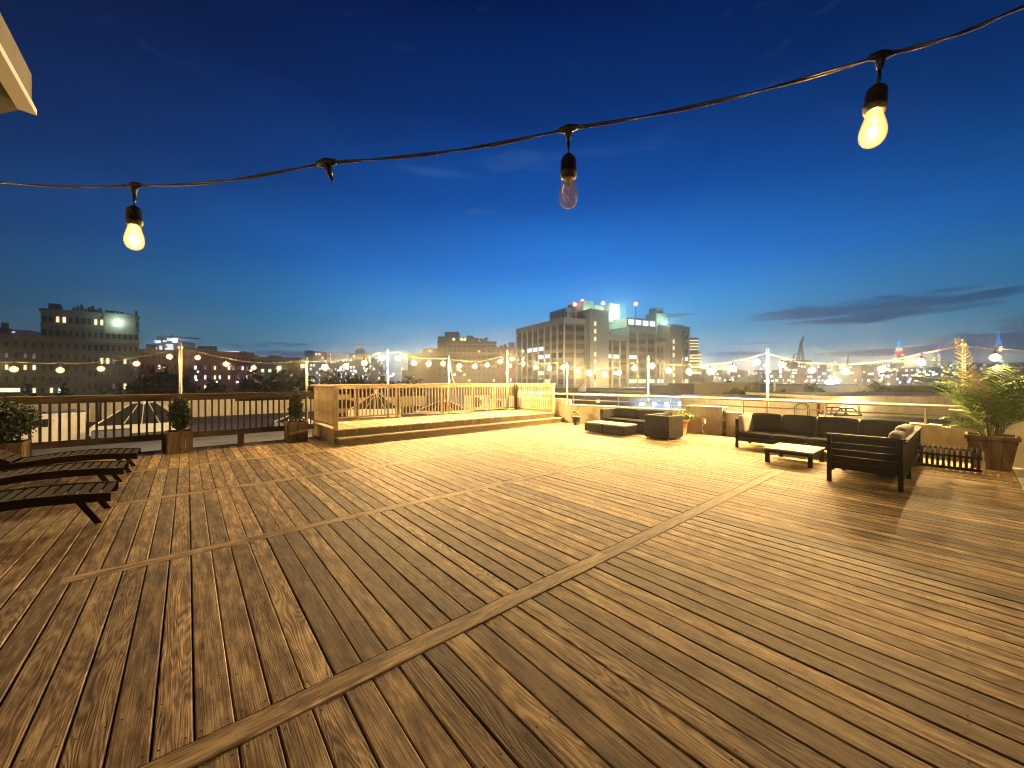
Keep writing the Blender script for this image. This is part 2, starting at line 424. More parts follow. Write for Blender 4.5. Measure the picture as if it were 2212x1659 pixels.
colr = t.mix(1.0, colr, t.n('ShaderNodeCombineColor', {0:vm,1:vm,2:vm}).outputs[0], 'MULTIPLY')
sky = t.n('ShaderNodeTexSky', sky_type='NISHITA'); sky.sun_disc = False
sky.sun_elevation = R(-4); sky.sun_rotation = math.atan2(FX, FY)+.12
bg1 = t.n('ShaderNodeBackground', {0:colr, 1:1.08}).outputs[0]
bg2 = t.n('ShaderNodeBackground', {0:sky.outputs[0], 1:.02}).outputs[0]
t.n('ShaderNodeOutputWorld', {0:t.n('ShaderNodeAddShader', {0:bg1,1:bg2}).outputs[0]})

# ======================= DECK =======================
PITCH = .137; GAP = .007
STRIPS = [(2.0,7.6),(4.35,8.05),(6.62,8.1),(8.78,8.2)]     # y, right end
SX0 = -.72; SW = .14
b = MB(); b.g = []
def board(x0, x1, y0, y1, along, r, z=0):
    """one board with eased top edges"""
    c = .005; dz = random.uniform(-.0018,.0018)+z; tl = random.uniform(-.0012,.0012)
    zt = dz; zb = -.028+z
    if along == 'y':
        prof = [(x0,zb),(x0,zt-c),(x0+c,zt+tl),(x1-c,zt-tl),(x1,zt-c),(x1,zb)]
        vs = [(px,y0,pz) for px,pz in prof]+[(px,y1,pz) for px,pz in prof]
        gs = [(v[1],v[0]-x0,r) for v in vs]
    else:
        prof = [(y0,zb),(y0,zt-c),(y0+c,zt+tl),(y1-c,zt-tl),(y1,zt-c),(y1,zb)]
        vs = [(x0,py,pz) for py,pz in prof]+[(x1,py,pz) for py,pz in prof]
        gs = [(v[0],v[1]-y0,r) for v in vs]
    n = 6
    fs = [(i,i+1,n+i+1,n+i) for i in range(n-1)]+[tuple(range(n-1,-1,-1)),tuple(range(n,2*n))]
    if along == 'y': fs = [f[::-1] for f in fs]
    b._add(vs, fs, gs)
def nails(x0, x1, y):
    b.cur = 1
    for xx in (x0+.022, x1-.022):
        xx += random.uniform(-.006,.006); yy = y+random.uniform(-.008,.008); s = .0045
        b._add([(xx-s,yy-s,.0025),(xx+s,yy-s,.0025),(xx+s,yy+s,.0025),(xx-s,yy+s,.0025)], [(0,1,2,3)], [(0,0,0)]*4)
    b.cur = 0
nx0 = -6.0; k = 0
while nx0+k*PITCH < 10.9:
    x0 = nx0+k*PITCH+random.uniform(-.0012,.0012); x1 = nx0+k*PITCH+PITCH-GAP+random.uniform(-.0015,.0015); xm = (x0+x1)/2; k += 1
    ymin = -3.0 if xm < 5 else -.48
    ymax = 11.05 if xm < 2.6 else 9.6
    if xm > 9.9: ymax = 9.6
    cuts = []
    for ys, xe in STRIPS:
        if SX0 < xm < xe: cuts.append((ys-SW/2-.004, ys+SW/2+.004, True))
        else:
            j = ys+random.choice((-1.2,-.6,0,.5,1.1))+random.uniform(-.03,.03)
            if random.random() < .55: cuts.append((j-.0015, j+.0015, False))
    cuts.sort(); y = ymin
    for c0, c1, s_ in cuts+[(ymax,ymax,False)]:
        if c0 > y+.05:
            board(x0, x1, y, c0, 'y', random.random())
            if -1 < xm < 6 and y < 7:
                yy = math.ceil(y/.6)*.6
                nails(x0, x1, y+.035); nails(x0, x1, c0-.035)
                while yy < min(c0,5):
                    if y+.2 < yy < c0-.2: nails(x0, x1, yy)
                    yy += .6
            y = c1
        else: y = max(y, c1)
for ys, xe in STRIPS:
    x = SX0
    while x < xe:
        L = random.uniform(3.2,4.6); x2 = min(x+L, xe)
        if xe-x2 < .6: x2 = xe
        board(x, x2-.003, ys-SW/2, ys+SW/2, 'x', random.random(), .0015); x = x2
b.build('deck', [M['deck'], M['blackmetal']], kind='structure')
u = MB(); u.box(-8,11.05,-4,11.1,-.5,-.06); u.build('gap_shade_underlay', M['under'], kind='structure')  # dark sheet added below so the gaps between boards look shaded
u = MB(); u.box(5,14,-4,-.485,-.06,.006); u.build('concrete_apron', M['concrete'], kind='structure')
u = MB(); u.box(-40,60,-30,11.0,-1.2,-.505); u.build('building_roof', M['roof'], kind='structure')
u = MB(); u.box(-40,13,11.001,26,-1.2,-.45); u.build('neighbour_roof', M['roof'], kind='structure')

# ======================= STAGE =======================
SX, SXE, SY, SYE, SZ = 2.62, 10.0, 9.5, 11.6, .33
st = thing('stage_platform', 'long low wooden stage platform with a step along its front and a railing behind', 'stage', (SX,SY,0))
b = MB(); b.g = []
k = 0
while k*PITCH < SXE-SX-.02:
    x0 = k*PITCH; x1 = min(x0+PITCH-GAP, SXE-SX)
    board(x0, x1, -.02, SYE-SY, 'y', random.random(), SZ); k += 1
b.build('stage_floor', M['deck'], st)
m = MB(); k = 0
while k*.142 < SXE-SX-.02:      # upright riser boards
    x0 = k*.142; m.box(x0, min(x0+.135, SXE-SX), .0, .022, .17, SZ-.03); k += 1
m.build('riser', M['old_wood'], st)  # shade on the stage front is put into this darker wood
m = MB(); m.box(-.0,.03, .03, SYE-SY, .0, SZ-.03); m.box(SXE-SX-.03, SXE-SX, .03, SYE-SY, 0, SZ-.03); m.box(0,SXE-SX,SYE-SY-.03,SYE-SY,-.4,SZ-.03)
m.build('side_skirt', M['rail_wood_x'], st)
m = MB(); m.cbox(0,3.05,-.32,-.005,.135,.168); m.cbox(3.055,SXE-SX+.12,-.32,-.005,.135,.168)
m.build('step_tread', M['rail_wood_x'], st)
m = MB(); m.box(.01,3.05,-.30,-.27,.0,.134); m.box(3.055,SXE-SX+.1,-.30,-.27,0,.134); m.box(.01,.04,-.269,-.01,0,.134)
m.build('step_riser', M['old_and_shade_wood_x'], st)  # darker wood paints the step front's shade

# ---------- stage railing
RT = 1.36
rl = thing('stage_railing', 'pale brown wooden railing with upright balusters round the back and ends of the stage', 'railing', (SX,SY,SZ))
def rel(v, o): return Vector(v)-Vector(o)
ro = Vector((SX,SY,SZ)); L = SXE-SX; D = SYE-SY; top = RT-SZ
m = MB()
m.cbox(-.03,L+.03, D-.07,D+.07, top-.035, top)
m.cbox(-.07,.07, .0,D-.071, top-.035, top)
m.cbox(L-.07,L+.07, .0,D-.071, top-.035, top)
m.build('top_rail', M['rail_wood_x'], rl)
m = MB()
m.box(.03,L-.03, D-.065,D-.027, top-.125, top-.036)
m.box(.02,.058, .02,D-.066, top-.125, top-.036); m.box(L-.058,L-.02, .02,D-.066, top-.125, top-.036)
m.build('fascia_rail', M['rail_wood_x'], rl)
m = MB()
m.box(.03,L-.03, D-.065,D-.027, .06, .10)
m.box(.02,.058, .02,D-.066, .06, .10); m.box(L-.058,L-.02, .02,D-.066, .06, .10)
m.build('bottom_rail', M['rail_wood_x'], rl)
pm = MB(); pm.box(-.045,.045,-.045,.045,0,top-.036); pme = pm.mesh('post', M['rail_wood'])
dk = MB(); dk.box(-.045,.045,-.045,.045,0,top-.036); dme = dk.mesh('post', M['old_wood'])
for x in (L*.165, L*.33, L*.55, L*.72, L*.86): inst('post', pme, rl, (x, D+.018, 0))
for x, y in ((.04,.05),(L-.04,.05)): inst('post', pme, rl, (x,y,0))
p_ = inst('post', dme, rl, (L-.10, D-.11, 0)); p_['label'] = 'dark corner post'
bm_ = MB(); bm_.box(-.017,.017,-.017,.017,.101,top-.126); bme = bm_.mesh('baluster', M['rail_wood'])
n = 64
for i in range(n): inst('baluster', bme, rl, (.08+(L-.16)*i/(n-1), D-.046, 0))
for i in range(17): inst('baluster', bme, rl, (.039, .13+(D-.26)*i/16, 0))
for i in range(17): inst('baluster', bme, rl, (L-.039, .13+(D-.26)*i/16, 0))

# ======================= LEFT FENCE =======================
FYY = 10.9; FX0 = -6.4; FX1 = 2.5
fn = thing('wooden_fence', 'dark weathered wooden fence with upright balusters along the left edge of the deck', 'fence', (FX0,FYY,0))
L = FX1-FX0
m = MB(); m.cbox(0,L,-.06,.08,1.16,1.195); m.build('top_rail', M['old_and_shade_wood_x'], fn)
m = MB(); m.box(0,L,-.04,.0,1.06,1.159); m.build('fascia_rail', M['old_and_shade_wood_x'], fn)
m = MB(); m.box(0,L,-.05,.0,.24,.36); m.build('bottom_beam', M['old_and_shade_wood_x'], fn)
bm_ = MB(); bm_.box(-.017,.017,.001,.035,.30,1.13); bme = bm_.mesh('baluster', M['old_wood'])
i = 0; x = .1
while x < L-.05: inst('baluster', bme, fn, (x,0,0)); x += .118
pm = MB(); pm.box(-.06,.06,-.045,.04,0.021,.239); pme = pm.mesh('post', M['old_wood'])
for x in (.3, 2.6, 4.2, 6.05, 7.35, 8.6): inst('post', pme, fn, (x,0,0))
m = MB(); m.box(0,L,-.03,.05,-.02,.02); m.build('kick_board', M['old_and_shade_wood_x'], fn)

# ======================= PARAPET + METAL RAIL =======================
PL = [(10.02,12.2),(10.12,9.3),(10.93,4.2),(10.88,-.42)]
def par_x(y):
    for (xa,ya),(xb,yb) in zip(PL,PL[1:]):
        if ya >= y >= yb: return xa+(xb-xa)*(ya-y)/(ya-yb)
    return PL[-1][0] if y < PL[-1][1] else PL[0][0]
def on_par(px, off=0):
    x = 10.6
    for _ in range(12):
        v, tt = on_x(px, x); x = par_x(v.y)+off
    return Vector((x, v.y, 0)), tt
pw = thing('parapet_wall', 'stained low concrete parapet wall along the right edge of the deck', 'wall', (10.9,4,0))
po = Vector((10.9,4,0))
def wallseg(mb, y0, y1, z0, z1, fr=0, th=.25, steps=1):
    ys = [y0+(y1-y0)*i/steps for i in range(steps+1)]
    for a, c in zip(ys, ys[1:]):
        pa = par_x(a); pc = par_x(c)
        mb.prism([(pa+fr-po.x,a-po.y),(pa+th-po.x,a-po.y),(pc+th-po.x,c-po.y),(pc+fr-po.x,c-po.y)], z0, z1)
m = MB(); wallseg(m, 9.3, 4.2, -.4, .60); wallseg(m, 4.2, -.42, -.4, .60); wallseg(m, 12.2, 9.3, -.4,.60)
m.build('wall', M['concrete'], pw)
m = MB(); wallseg(m, 9.06, 5.1, .60, .635, -.025, .275); m.build('coping', M['whitemetal'], pw)
m = MB(); wallseg(m, 4.2, .32, .60, .635, -.025, .275); m.build('coping', M['whitemetal'], pw)
m = MB(); wallseg(m, 12.2, 9.06, .601, .78, -.01, .27); m.build('raised_wall', M['concrete'], pw)
m = MB(); wallseg(m, 12.2, 9.04, .781, .81, -.03, .29); m.build('coping', M['whitemetal'], pw)
# two raised piers capped with bent white metal
for y0, y1, z in ((5.09,4.24,.735),(.20,-.14,.90)):
    m = MB(); wallseg(m, y0, y1, .0, z, -.03, .28); m.build('pier', M['concrete'], pw)
    m = MB(); wallseg(m, y0+.03, y1-.03, z+.001, z+.035, -.06, .31)
    wallseg(m, y0+.03, y0-.02, z-.11, z, -.06, -.031); wallseg(m, y1+.02, y1-.03, z-.11, z, -.06, -.031)
    m.build('pier_cap', M['whitemetal'], pw)
# rounded shoulder wall at the right
m = MB(); prof = [(-.30,.62)]
for i in range(9):
    a = i/8*math.pi/2; prof.append((-.34-.34*(1-math.cos(a)), .62+.34*math.sin(a)))
prof += [(-3.4,.96),(-3.4,-.1),(-.30,-.1)]
vs = [(10.86-po.x, y-po.y, z) for y, z in prof]+[(11.12-po.x, y-po.y, z) for y, z in prof]
n = len(prof)
m._add(vs, [tuple(range(n)), tuple(range(2*n-1,n-1,-1))]+[(i,n+i,n+(i+1)%n,(i+1)%n) for i in range(n)])
m.build('shoulder_wall', M['cream'], pw)

mr = thing('metal_railing', 'white metal two-bar guard rail standing on the concrete parapet', 'railing', (10.9,4,.63))
mo = Vector((10.9,4,.63))
ys = [11.55, 9.3, 4.2, on_par(2095)[0].y]
m = MB(); m.tube([Vector((par_x(y)+.12, y, .985))-mo for y in ys], .034, 8); m.build('top_rail', M['whitemetal'], mr, True)
m = MB(); m.tube([Vector((par_x(y)+.12, y, .80))-mo for y in ys], .017, 8); m.build('mid_rail', M['whitemetal'], mr, True)
m = MB(); m.cyl((0,0,0),(0,0,.35),.019,n=8); m.cyl((0,0,0),(0,0,.02),.04,n=8); pme = m.mesh('post', M['whitemetal'], False)
for px in (1239,1336,1450,1605,1783,2000,2090):
    v, tt = on_par(px, .12); inst('post', pme, mr, Vector((v.x,v.y,.635))-mo)
# dark downpipe beside the pier
m = MB(); pts = []
for i in range(12):
    z = .68-i*.062; pts.append((random.uniform(-.01,.01), random.uniform(-.012,.012), z))
m.tube(pts, [.03,.045,.05,.04,.032,.03,.035,.04,.036,.04,.045,.04], 8)
v = Vector((par_x(4.17)-.02, 4.17, 0))
o = m.build('downpipe', M['blackmetal'], None, True, label='black crusted vertical drainpipe on the parapet beside the capped pier', cat='drainpipe'); o.location = v
# outlet box and cord
ob = thing('outlet_box', 'grey weatherproof outlet box with a hanging cord on the concrete pier', 'outlet', (par_x(4.66)-.03,4.66,.36))
m = MB(); m.cbox(-.06,-.001,-.055,.055,-.07,.07,.01); m.build('cover', M['plastic'], ob)
m = MB(); m.cbox(-.085,-.061,-.035,.035,-.045,.03,.006); m.build('lid', M['plastic'], ob)
m = MB(); m.tube([(-.05,0,-.071),(-.07,.02,-.15),(-.05,.03,-.24),(-.07,-.01,-.30),(-.12,-.06,-.35)], .009, 6); m.build('cord', M['plastic'], ob, True)

# ======================= LIGHT POLES AND STRING =======================
def pole(px, ytop, v, z0, label):
    tt = v.x*FX+v.y*FY; z1 = zat(ytop, tt)
    r = thing('light_pole', label, 'pole', (v.x,v.y,z0), 0, 'white poles holding up the string lights')
    m = MB(); m.cyl((0,0,0),(0,0,z1-z0),.027,n=10); m.build('shaft', M['whitemetal'], r, True)
    m = MB(); m.cyl((0,0,z1-z0-.13),(0,0,z1-z0-.09),.036,n=10); m.cyl((-.045,0,z1-z0-.11),(.05,0,z1-z0-.11),.008,n=6); m.build('clamp', M['whitemetal'], r)
    return Vector((v.x,v.y,z1))
tops = []
for px, yt, v, z0, lb in (
    (390,740,on_y(390,11.03)[0],.25,'white pole with a flood lamp at its top behind the left fence'),
    (663,772,on_y(663,11.03)[0],.25,'short white pole where the left fence meets the stage'),
    (838,753,on_y(838,11.75)[0],.2,'tall white pole behind the stage railing, with lit bulbs close on both sides'),
    (970,768,on_y(970,11.75)[0],.2,'white pole with a loose cable hanging beside it behind the middle of the stage'),
    (1098,757,on_y(1096,11.72)[0],.2,'white pole at the far right corner of the stage railing'),
    (1225,783,on_par(1225,.2)[0],.62,'slim white pole on the parapet just right of the stage'),
    (1400,768,on_par(1400,.2)[0],.62,'white pole on the parapet behind the black rattan sofa'),
    (1658,753,on_par(1658,.2)[0],.62,'white pole on the parapet behind the long charcoal sofa'),
    (2080,732,on_par(2082,.2)[0],.62,'white pole half hidden by the dry frond of the palm')):
    tops.append((px, pole(px, yt, v, z0, lb)))

def light(name, loc, power, col=LIGHTC, rad=.02, parent=None):
    l = bpy.data.lights.new(name, 'POINT'); l.energy = power; l.color = col; l.shadow_soft_size = rad
    o = bpy.data.objects.new(name, l); COL.objects.link(o); o.location = loc
    if parent is not None: o.parent = parent
    return o
# far bulb meshes (origin at top of socket)
m = MB(); m.lathe([(0,.0),(.014,-.002),(.019,-.01),(.021,-.05),(.02,-.055),(0,-.055)], n=10); sock_me = m.mesh('socket', M['rubber'], True)
m = MB(); m.lathe([(0,-.050),(.024,-.050),(.050,-.060),(.070,-.083),(.077,-.113),(.070,-.146),(.048,-.174),(.02,-.187),(0,-.189)], n=16); far_me = m.mesh('bulb_glass', M['bulb_on'], True); dim_me = m.mesh('bulb_glass', M['bulb_dim'], True)  # globes oversized so their shape carries part of the glow
P_FAR = 360.0
def bulb(v, power, label, group='lit bulbs of the string along the deck edge'):
    r = thing('string_bulb', label, 'light bulb', v, 0, group)
    inst('socket', sock_me, r); inst('bulb_glass', dim_me if power < P_FAR*.13 else far_me, r)
    light('lamp', (0,0,-.115), power, parent=r)
    return r
BP = [(-120,796),(-40,797),(30,797),(130,799),(218,796),(295,785),(366,770),(427,772),(488,786),(548,794),(603,795),(654,790),
      (702,793),(747,791),(787,784),(824,773),(860,773),(894,784),(926,786),(957,785),(992,790),(1026,791),(1053,788),(1080,781),(1106,775),
      (1130,785),(1157,793),(1187,795),(1217,793),(1247,802),(1273,806),(1305,808),(1337,805),(1371,795),(1409,790),(1444,800),(1489,803),
      (1534,802),(1583,796),(1636,781),(1689,787),(1753,800),(1827,802),(1905,797),(1989,781),(2150,772),(2260,775)]
def anchor(px):
    if px < 0: return f'out past the left edge of the photo, {"farther" if px < -60 else "nearer"} one'
    best = min(tops, key=lambda q: abs(q[0]-px))
    nm = {390:'the lamp-topped fence pole',663:'the short pole at the fence end',838:'the first stage pole',970:'the middle stage pole',1098:'the stage corner pole',
          1225:'the slim parapet pole',1400:'the pole behind the rattan sofa',1658:'the pole behind the charcoal sofa',2080:'the pole in the palm'}[best[0]]
    side = 'left' if px < best[0] else 'right'
    same = sorted([q for q,_ in BP if min(tops, key=lambda z: abs(z[0]-q))[0]==best[0] and (q<best[0])==(px<best[0]) and q >= 0], key=lambda q: abs(q-best[0]))
    o = ['first','second','third','fourth','fifth','sixth'][same.index(px)]
    return f'{o} one {side} of {nm}'
strung = []
bulb(Vector((8.6,-1.5,2.25)), 130, 'unseen bulb added out past the right edge of the photo, above the concrete apron')  # bulb added out of view to light the right wall and planter
for px, py in BP:
    if px < 680: v, tt = on_y(px, 11.03)
    elif px < 1115: v, tt = on_y(px, 11.75)
    else: v, tt = on_par(px, .2)
    z = zat(py, tt)+.11
    dim = px < 800
    lb = ('small orange string bulb, ' if dim else 'bright string bulb, ')+anchor(px)
    v = Vector((v.x, v.y, z))
    sc_b = .78 if px < 680 else (1.0 if px > 1600 else 1.25)
    if sc_b != 1: v.z = z-.115*(1-sc_b)
    rb_ = bulb(v, P_FAR*(.08 if px < 680 else (.3 if px < 800 else (.14 if px > 2100 else 1.0))), lb)
    rb_.scale = (sc_b,)*3; strung.append((px, v))
# the cable
allp = sorted([(px, v+Vector((0,0,.05))) for px, v in strung]+[(px, v-Vector((0,0,.1))) for px, v in tops], key=lambda q: q[0])
pts = []
for (pa, a), (pb, c) in zip(allp, allp[1:]):
    for i in range(4):
        f = i/4; p = a.lerp(c, f); p.z -= .02*math.sin(math.pi*f); pts.append(p)
pts.append(allp[-1][1])
m = MB(); m.tube(pts, .0045, 5)
m.build('light_cable', M['cablegrey'], None, True, label='thin pale cable looping from pole to pole along the deck edge and carrying the bulbs', cat='cable')
m = MB()
for px, v in strung: m.cyl(v+Vector((0,0,-.01)), v+Vector((0,0,.055)), .006, n=5)
c_ = m.build('hanger', M['rubber']); c_.parent = [o for o in COL.objects if o.name=='light_cable'][0]
v = tops[3][1]
m = MB(); m.tube([v+Vector((.03,0,-.1)), v+Vector((.06,0,-.45)), v+Vector((.14,0,-.8)), v+Vector((.25,0,-1.05)), v+Vector((.16,0,-1.28))], .012, 6)
m.build('loose_cable', M['whitemetal'], None, True, label='loose pale cable drooping down beside the middle stage pole', cat='cable')
# flood lamp on the first pole
v = tops[0][1]
fl = thing('flood_lamp', 'small white flood lamp glowing at the top of the fence pole', 'lamp', v-Vector((.06,.0,-.04)))
m = MB(); m.cyl((0,0,0),(-.03,-.05,-.0),.03,.05,n=10); m.build('shade', M['whitemetal'], fl)
m = MB(); m.cyl((-.031,-.051,-.0),(-.034,-.056,-.0),.045,n=10); m.build('lens', M['white_em'], fl)
for dx_, pw_ in ((-.5,420),(.35,420)):
    sl = bpy.data.lights.new('beam','SPOT'); sl.energy = pw_; sl.color = (1,.88,.66); sl.spot_size = R(120); sl.spot_blend = .6; sl.shadow_soft_size = .04
    so_ = bpy.data.objects.new('beam', sl); COL.objects.link(so_); so_.parent = fl; so_.location = (0,.08,0)
    so_.rotation_euler = Vector((dx_,1,-.12)).to_track_quat('-Z','Y').to_euler()

# ======================= NEAR STRING =======================
NP = [W(-420,372,1.3), W(-120,381,1.06), W(290,400,.92), W(705,352,.82), W(1228,278,.75), W(1903,120,.65), W(2330,-30,.66), W(2900,-160,.9)]
def catm(P, n=14):
    out = []
    for i in range(len(P)-1):
        p0 = P[max(i-1,0)]; p1 = P[i]; p2 = P[i+1]; p3 = P[min(i+2,len(P)-1)]
        for k in range(n):
            s = k/n
            out.append(.5*((2*p1)+(p2-p0)*s+(2*p0-5*p1+4*p2-p3)*s*s+(3*p1-p0-3*p2+p3)*s**3))
    out.append(P[-1]); return out
cur = catm(NP)
for i, p in enumerate(cur):
    f = (i % 14)/14; p.z -= .008*math.sin(math.pi*f)
nc = thing('light_cable', 'black twin-strand twisted cable crossing the sky close overhead', 'cable', cur[0])
for ph in (0, math.pi):
    q = []
    for i in range(len(cur)-1):
        for k in range(4):
            p = cur[i].lerp(cur[i+1], k/4); a = (i*4+k)*.16+ph
            q.append(p+Vector((math.cos(a)*.0012, math.cos(a)*.0012, math.sin(a)*.0019))-cur[0])
    m = MB(); m.tube(q, .0018, 7); m.build('strand', M['strand'], nc, True)
def tee(parent, ang, broken=False):
    m = MB()
    d = Vector((math.cos(ang[0])*math.cos(ang[1]), math.sin(ang[0])*math.cos(ang[1]), math.sin(ang[1])))
    m.tube([-d*.022, -d*.012, Vector((0,0,0)), d*.012, d*.022], [.0055,.0075,.0105,.0075,.0055], 10)
    dn = Vector((.006,.0,-1)) if not broken else (d*.35+Vector((0,0,-1)))
    m.tube([Vector((0,0,0)), dn*.015, dn*.03], [.010,.0075,.004], 10)
    if broken: m.tube([dn*.03, dn*.045], [.0035,.001], 6)
    m.build('tee_connector', M['rubber'], parent, True)
def near_bulb(P, d, lit, label, power=0, swing=(0,0), tilt=0):
    r = thing('string_bulb', label, 'light bulb', P, 0, 'bulbs hanging from the near cable')
    r.scale = (.84,.84,.84)
    if tilt: r.rotation_mode = 'QUATERNION'; r.rotation_quaternion = Matrix.Rotation(R(tilt),3,Vector((FX,FY,0))).to_quaternion()
    tee(r, (math.atan2(d.y,d.x), math.asin(d.z/d.length)))
    m = MB(); m.tube([(0,0,-.028),(.001+swing[0]*.3,0,-.045),(swing[0],swing[1],-.060)], .0038, 8); m.build('cord', M['rubber'], r, True)
    c = (swing[0],swing[1],-.058)
    m = MB(); m.lathe([(0,.0),(.006,-.001),(.012,-.006),(.0165,-.012),(.018,-.02),(.018,-.040),(.0195,-.041),(.0195,-.047),(.0185,-.048),(.018,-.056),(.015,-.058),(0,-.058)], c, 24)
    m.build('socket', M['rubber'], r, True)
    m = MB(); m.lathe([(.0125,-.052),(.0135,-.060),(.0155,-.068),(.0195,-.082),(.0220,-.094),(.0222,-.103),(.0200,-.113),(.0150,-.121),(.0080,-.1255),(0,-.127)], c, 32)
    gl = m.build('bulb_glass', M['bulb_near'] if lit else M['bulb_off'], r, True)
    m = MB(); m.lathe([(0,-.05),(.006,-.052),(.0055,-.066),(.0035,-.075),(0,-.077)], c, 12)
    for s in (-1,1): m.tube([Vector(c)+Vector((s*.003,0,-.072)), Vector(c)+Vector((s*.009,0,-.092))], .0007, 5)
    m.build('filament_support', M['plastic'] , gl, True)
    m = MB(); z = []
    for i in range(25):
        f = i/24; a = f*math.pi*5
        z.append(Vector(c)+Vector((-.009+.018*f, .003*math.cos(a), -.092-.006*abs(math.sin(a*1.0)))))
    m.tube(z, .0034 if lit else .0006, 6); m.build('filament', M['filament'] if lit else M['dimfil'], gl, True)
    if lit: light('lamp', (c[0],c[1],c[2]-.095), power, rad=.006, parent=r)
    return r
def tang(i): return (NP[i+1]-NP[i-1])
near_bulb(NP[2], tang(2), True, 'lit amber bulb hanging close at the left, lowest on the near cable', 3)
near_bulb(NP[4], tang(4), False, 'unlit clear glass bulb hanging from the middle of the near cable')
near_bulb(NP[5], tang(5), True, 'lit yellow bulb hanging close at the upper right, highest on the near cable', 8, (-.002,.002), 5)
near_bulb(NP[1]+Vector((0,0,0)), tang(1), True, 'lit bulb of the near cable just outside the left edge of the view', 1.5)
near_bulb(NP[7]-Vector((0,0,0)), tang(6), True, 'lit bulb of the near cable just outside the right edge of the view', 5)
et = thing('empty_connector', 'empty torn tee connector on the near cable with its bulb missing', 'connector', NP[3])
tee(et, (math.atan2(tang(3).y,tang(3).x), math.asin(tang(3).z/tang(3).length)), True)

# ======================= ROOF OVERHANG =======================
bk = thing('rooftop_bulkhead', 'pale stucco roof corner jutting in overhead at the upper left', 'building', (-2.6,2,0))
bo = Vector((-2.6,2,0))
A = Vector((-.76,3.86)); B_ = Vector((-.74,-3)); C_ = Vector((-1.1,4.3)); D_ = Vector((-4,4.3)); E_ = Vector((-4,-3))
m = MB(); m.prism([(q.x-bo.x,q.y-bo.y) for q in (B_,A,C_,D_,E_)], 3.24, 3.45); m.build('roof_slab', M['soffit'], bk)
m = MB(); pl = [(q.x-bo.x,q.y-bo.y) for q in (B_+Vector((.02,0)),A+Vector((.02,.01)),A-Vector((.055,.01)),B_-Vector((.055,0)))]
m.prism(pl, 3.20, 3.239); m.build('drip_edge', M['white'], bk)
m = MB(); m.box(-1.4,.9,-5,1.4,0,3.239); m.build('wall', M['soffit'], bk)
m = MB(); m.box(.901,.93,-1,-.1,.0,2.1); m.build('door', M['whitemetal'], bk)

# ======================= FURNITURE =======================
def cushion(mb, x0, x1, y0, y1, z0, z1, r=.03):
    """pillowy box"""
    n = 5; vs = []; idx = {}
    fs = []
    def P(i,j,k):
        u,v,w_ = i/n*2-1, j/n*2-1, k/n*2-1
        def sq(a, b, c): return a*(1-.10*(b*b)*(c*c)) 
        e = lambda a: math.copysign(abs(a)**.8, a)
        uu, vv, ww = e(u), e(v), e(w_)
        k2 = 1-.04*((abs(u)**4)+(abs(v)**4)+(abs(w_)**4)-1)
        bul = 1+.06*(1-u*u)*(1-v*v)
        return ((x0+x1)/2+uu*k2*(x1-x0)/2, (y0+y1)/2+vv*k2*(y1-y0)/2, (z0+z1)/2+ww*k2*bul*(z1-z0)/2)
    def vid(i,j,k):
        if (i,j,k) not in idx: idx[(i,j,k)] = len(vs); vs.append(P(i,j,k))
        return idx[(i,j,k)]
    for a in range(n):
        for c in range(n):
            fs += [(vid(a,c,n),vid(a+1,c,n),vid(a+1,c+1,n),vid(a,c+1,n)), (vid(a,c,0),vid(a,c+1,0),vid(a+1,c+1,0),vid(a+1,c,0)),
                   (vid(a,0,c),vid(a+1,0,c),vid(a+1,0,c+1),vid(a,0,c+1)), (vid(a,n,c),vid(a,n,c+1),vid(a+1,n,c+1),vid(a+1,n,c)),
                   (vid(0,a,c),vid(0,a,c+1),vid(0,a+1,c+1),vid(0,a+1,c)), (vid(n,a,c),vid(n,a+1,c),vid(n,a+1,c+1),vid(n,a,c+1))]
    mb._add(vs, fs)
# --- charcoal sectional: long run along the parapet + return
so = Vector((9.3,.55,0))
sf = thing('sectional_sofa', 'L-shaped outdoor sofa with a black slatted wood frame and charcoal cushions by the parapet', 'sofa', so)
LX0, LX1, LY0, LY1 = 0, .85, 0, 2.78       # long run local
RX0 = -2.05; RY1 = .80                      # return run local x from RX0 to 0
m = MB()
m.box(0,.05,RY1+.02,LY1-.051,.15,.235); m.box(.8,.85,.051,LY1-.051,.15,.235)
m.box(RX0+.051,-.001,RY1-.05,RY1,.15,.235); m.box(RX0+.051,.799,.0,.05,.15,.235)
for i in range(16):
    yy = .1+i*(LY1-.2)/15; m.box(.051,.799,yy,yy+.05,.2,.225)
for i in range(12):
    xx = RX0+.1+i*(1.9)/11; m.box(xx,xx+.05,.051,RY1-.051,.2,.225)
m.build('seat_frame', M['blackwood'], sf)
def slatback(name, horizontal, x0, x1, y0, y1, z0, z1, cap=True):
    m = MB()
    n = 5
    hh = (z1-z0)/n
    for i in range(n): m.cbox(x0, x1, y0, y1, z0+i*hh+.0015, z0+(i+1)*hh-.0015, .006)
    return m.build(name, M['blackwood'], sf)
slatback('back_panel', 1, .81,.835,.0,LY1-.05,.24,.63)
slatback('back_panel', 1, RX0+.05,.80,.012,.037,.24,.63)
slatback('arm_panel', 1, RX0+.012,RX0+.037,.05,RY1-.05,.2,.68)
slatback('arm_panel', 1, .06,.80,LY1-.037,LY1-.012,.24,.58)
m = MB(); m.cbox(.79,.87,.0,LY1,.632,.66,.004); m.build('back_cap', M['blackwood'], sf)
for a, c in ((RX0+.06,-1.36),(-1.35,-.66),(-.65,.05),(.055,.78)):
    m = MB(); m.cbox(a,c,-.03,.07,.632,.665,.004); m.build('back_cap', M['blackwood'], sf)
m = MB(); m.cbox(RX0-.01,RX0+.058,-.03,RY1,.685,.71,.004); m.build('arm_cap', M['blackwood'], sf)
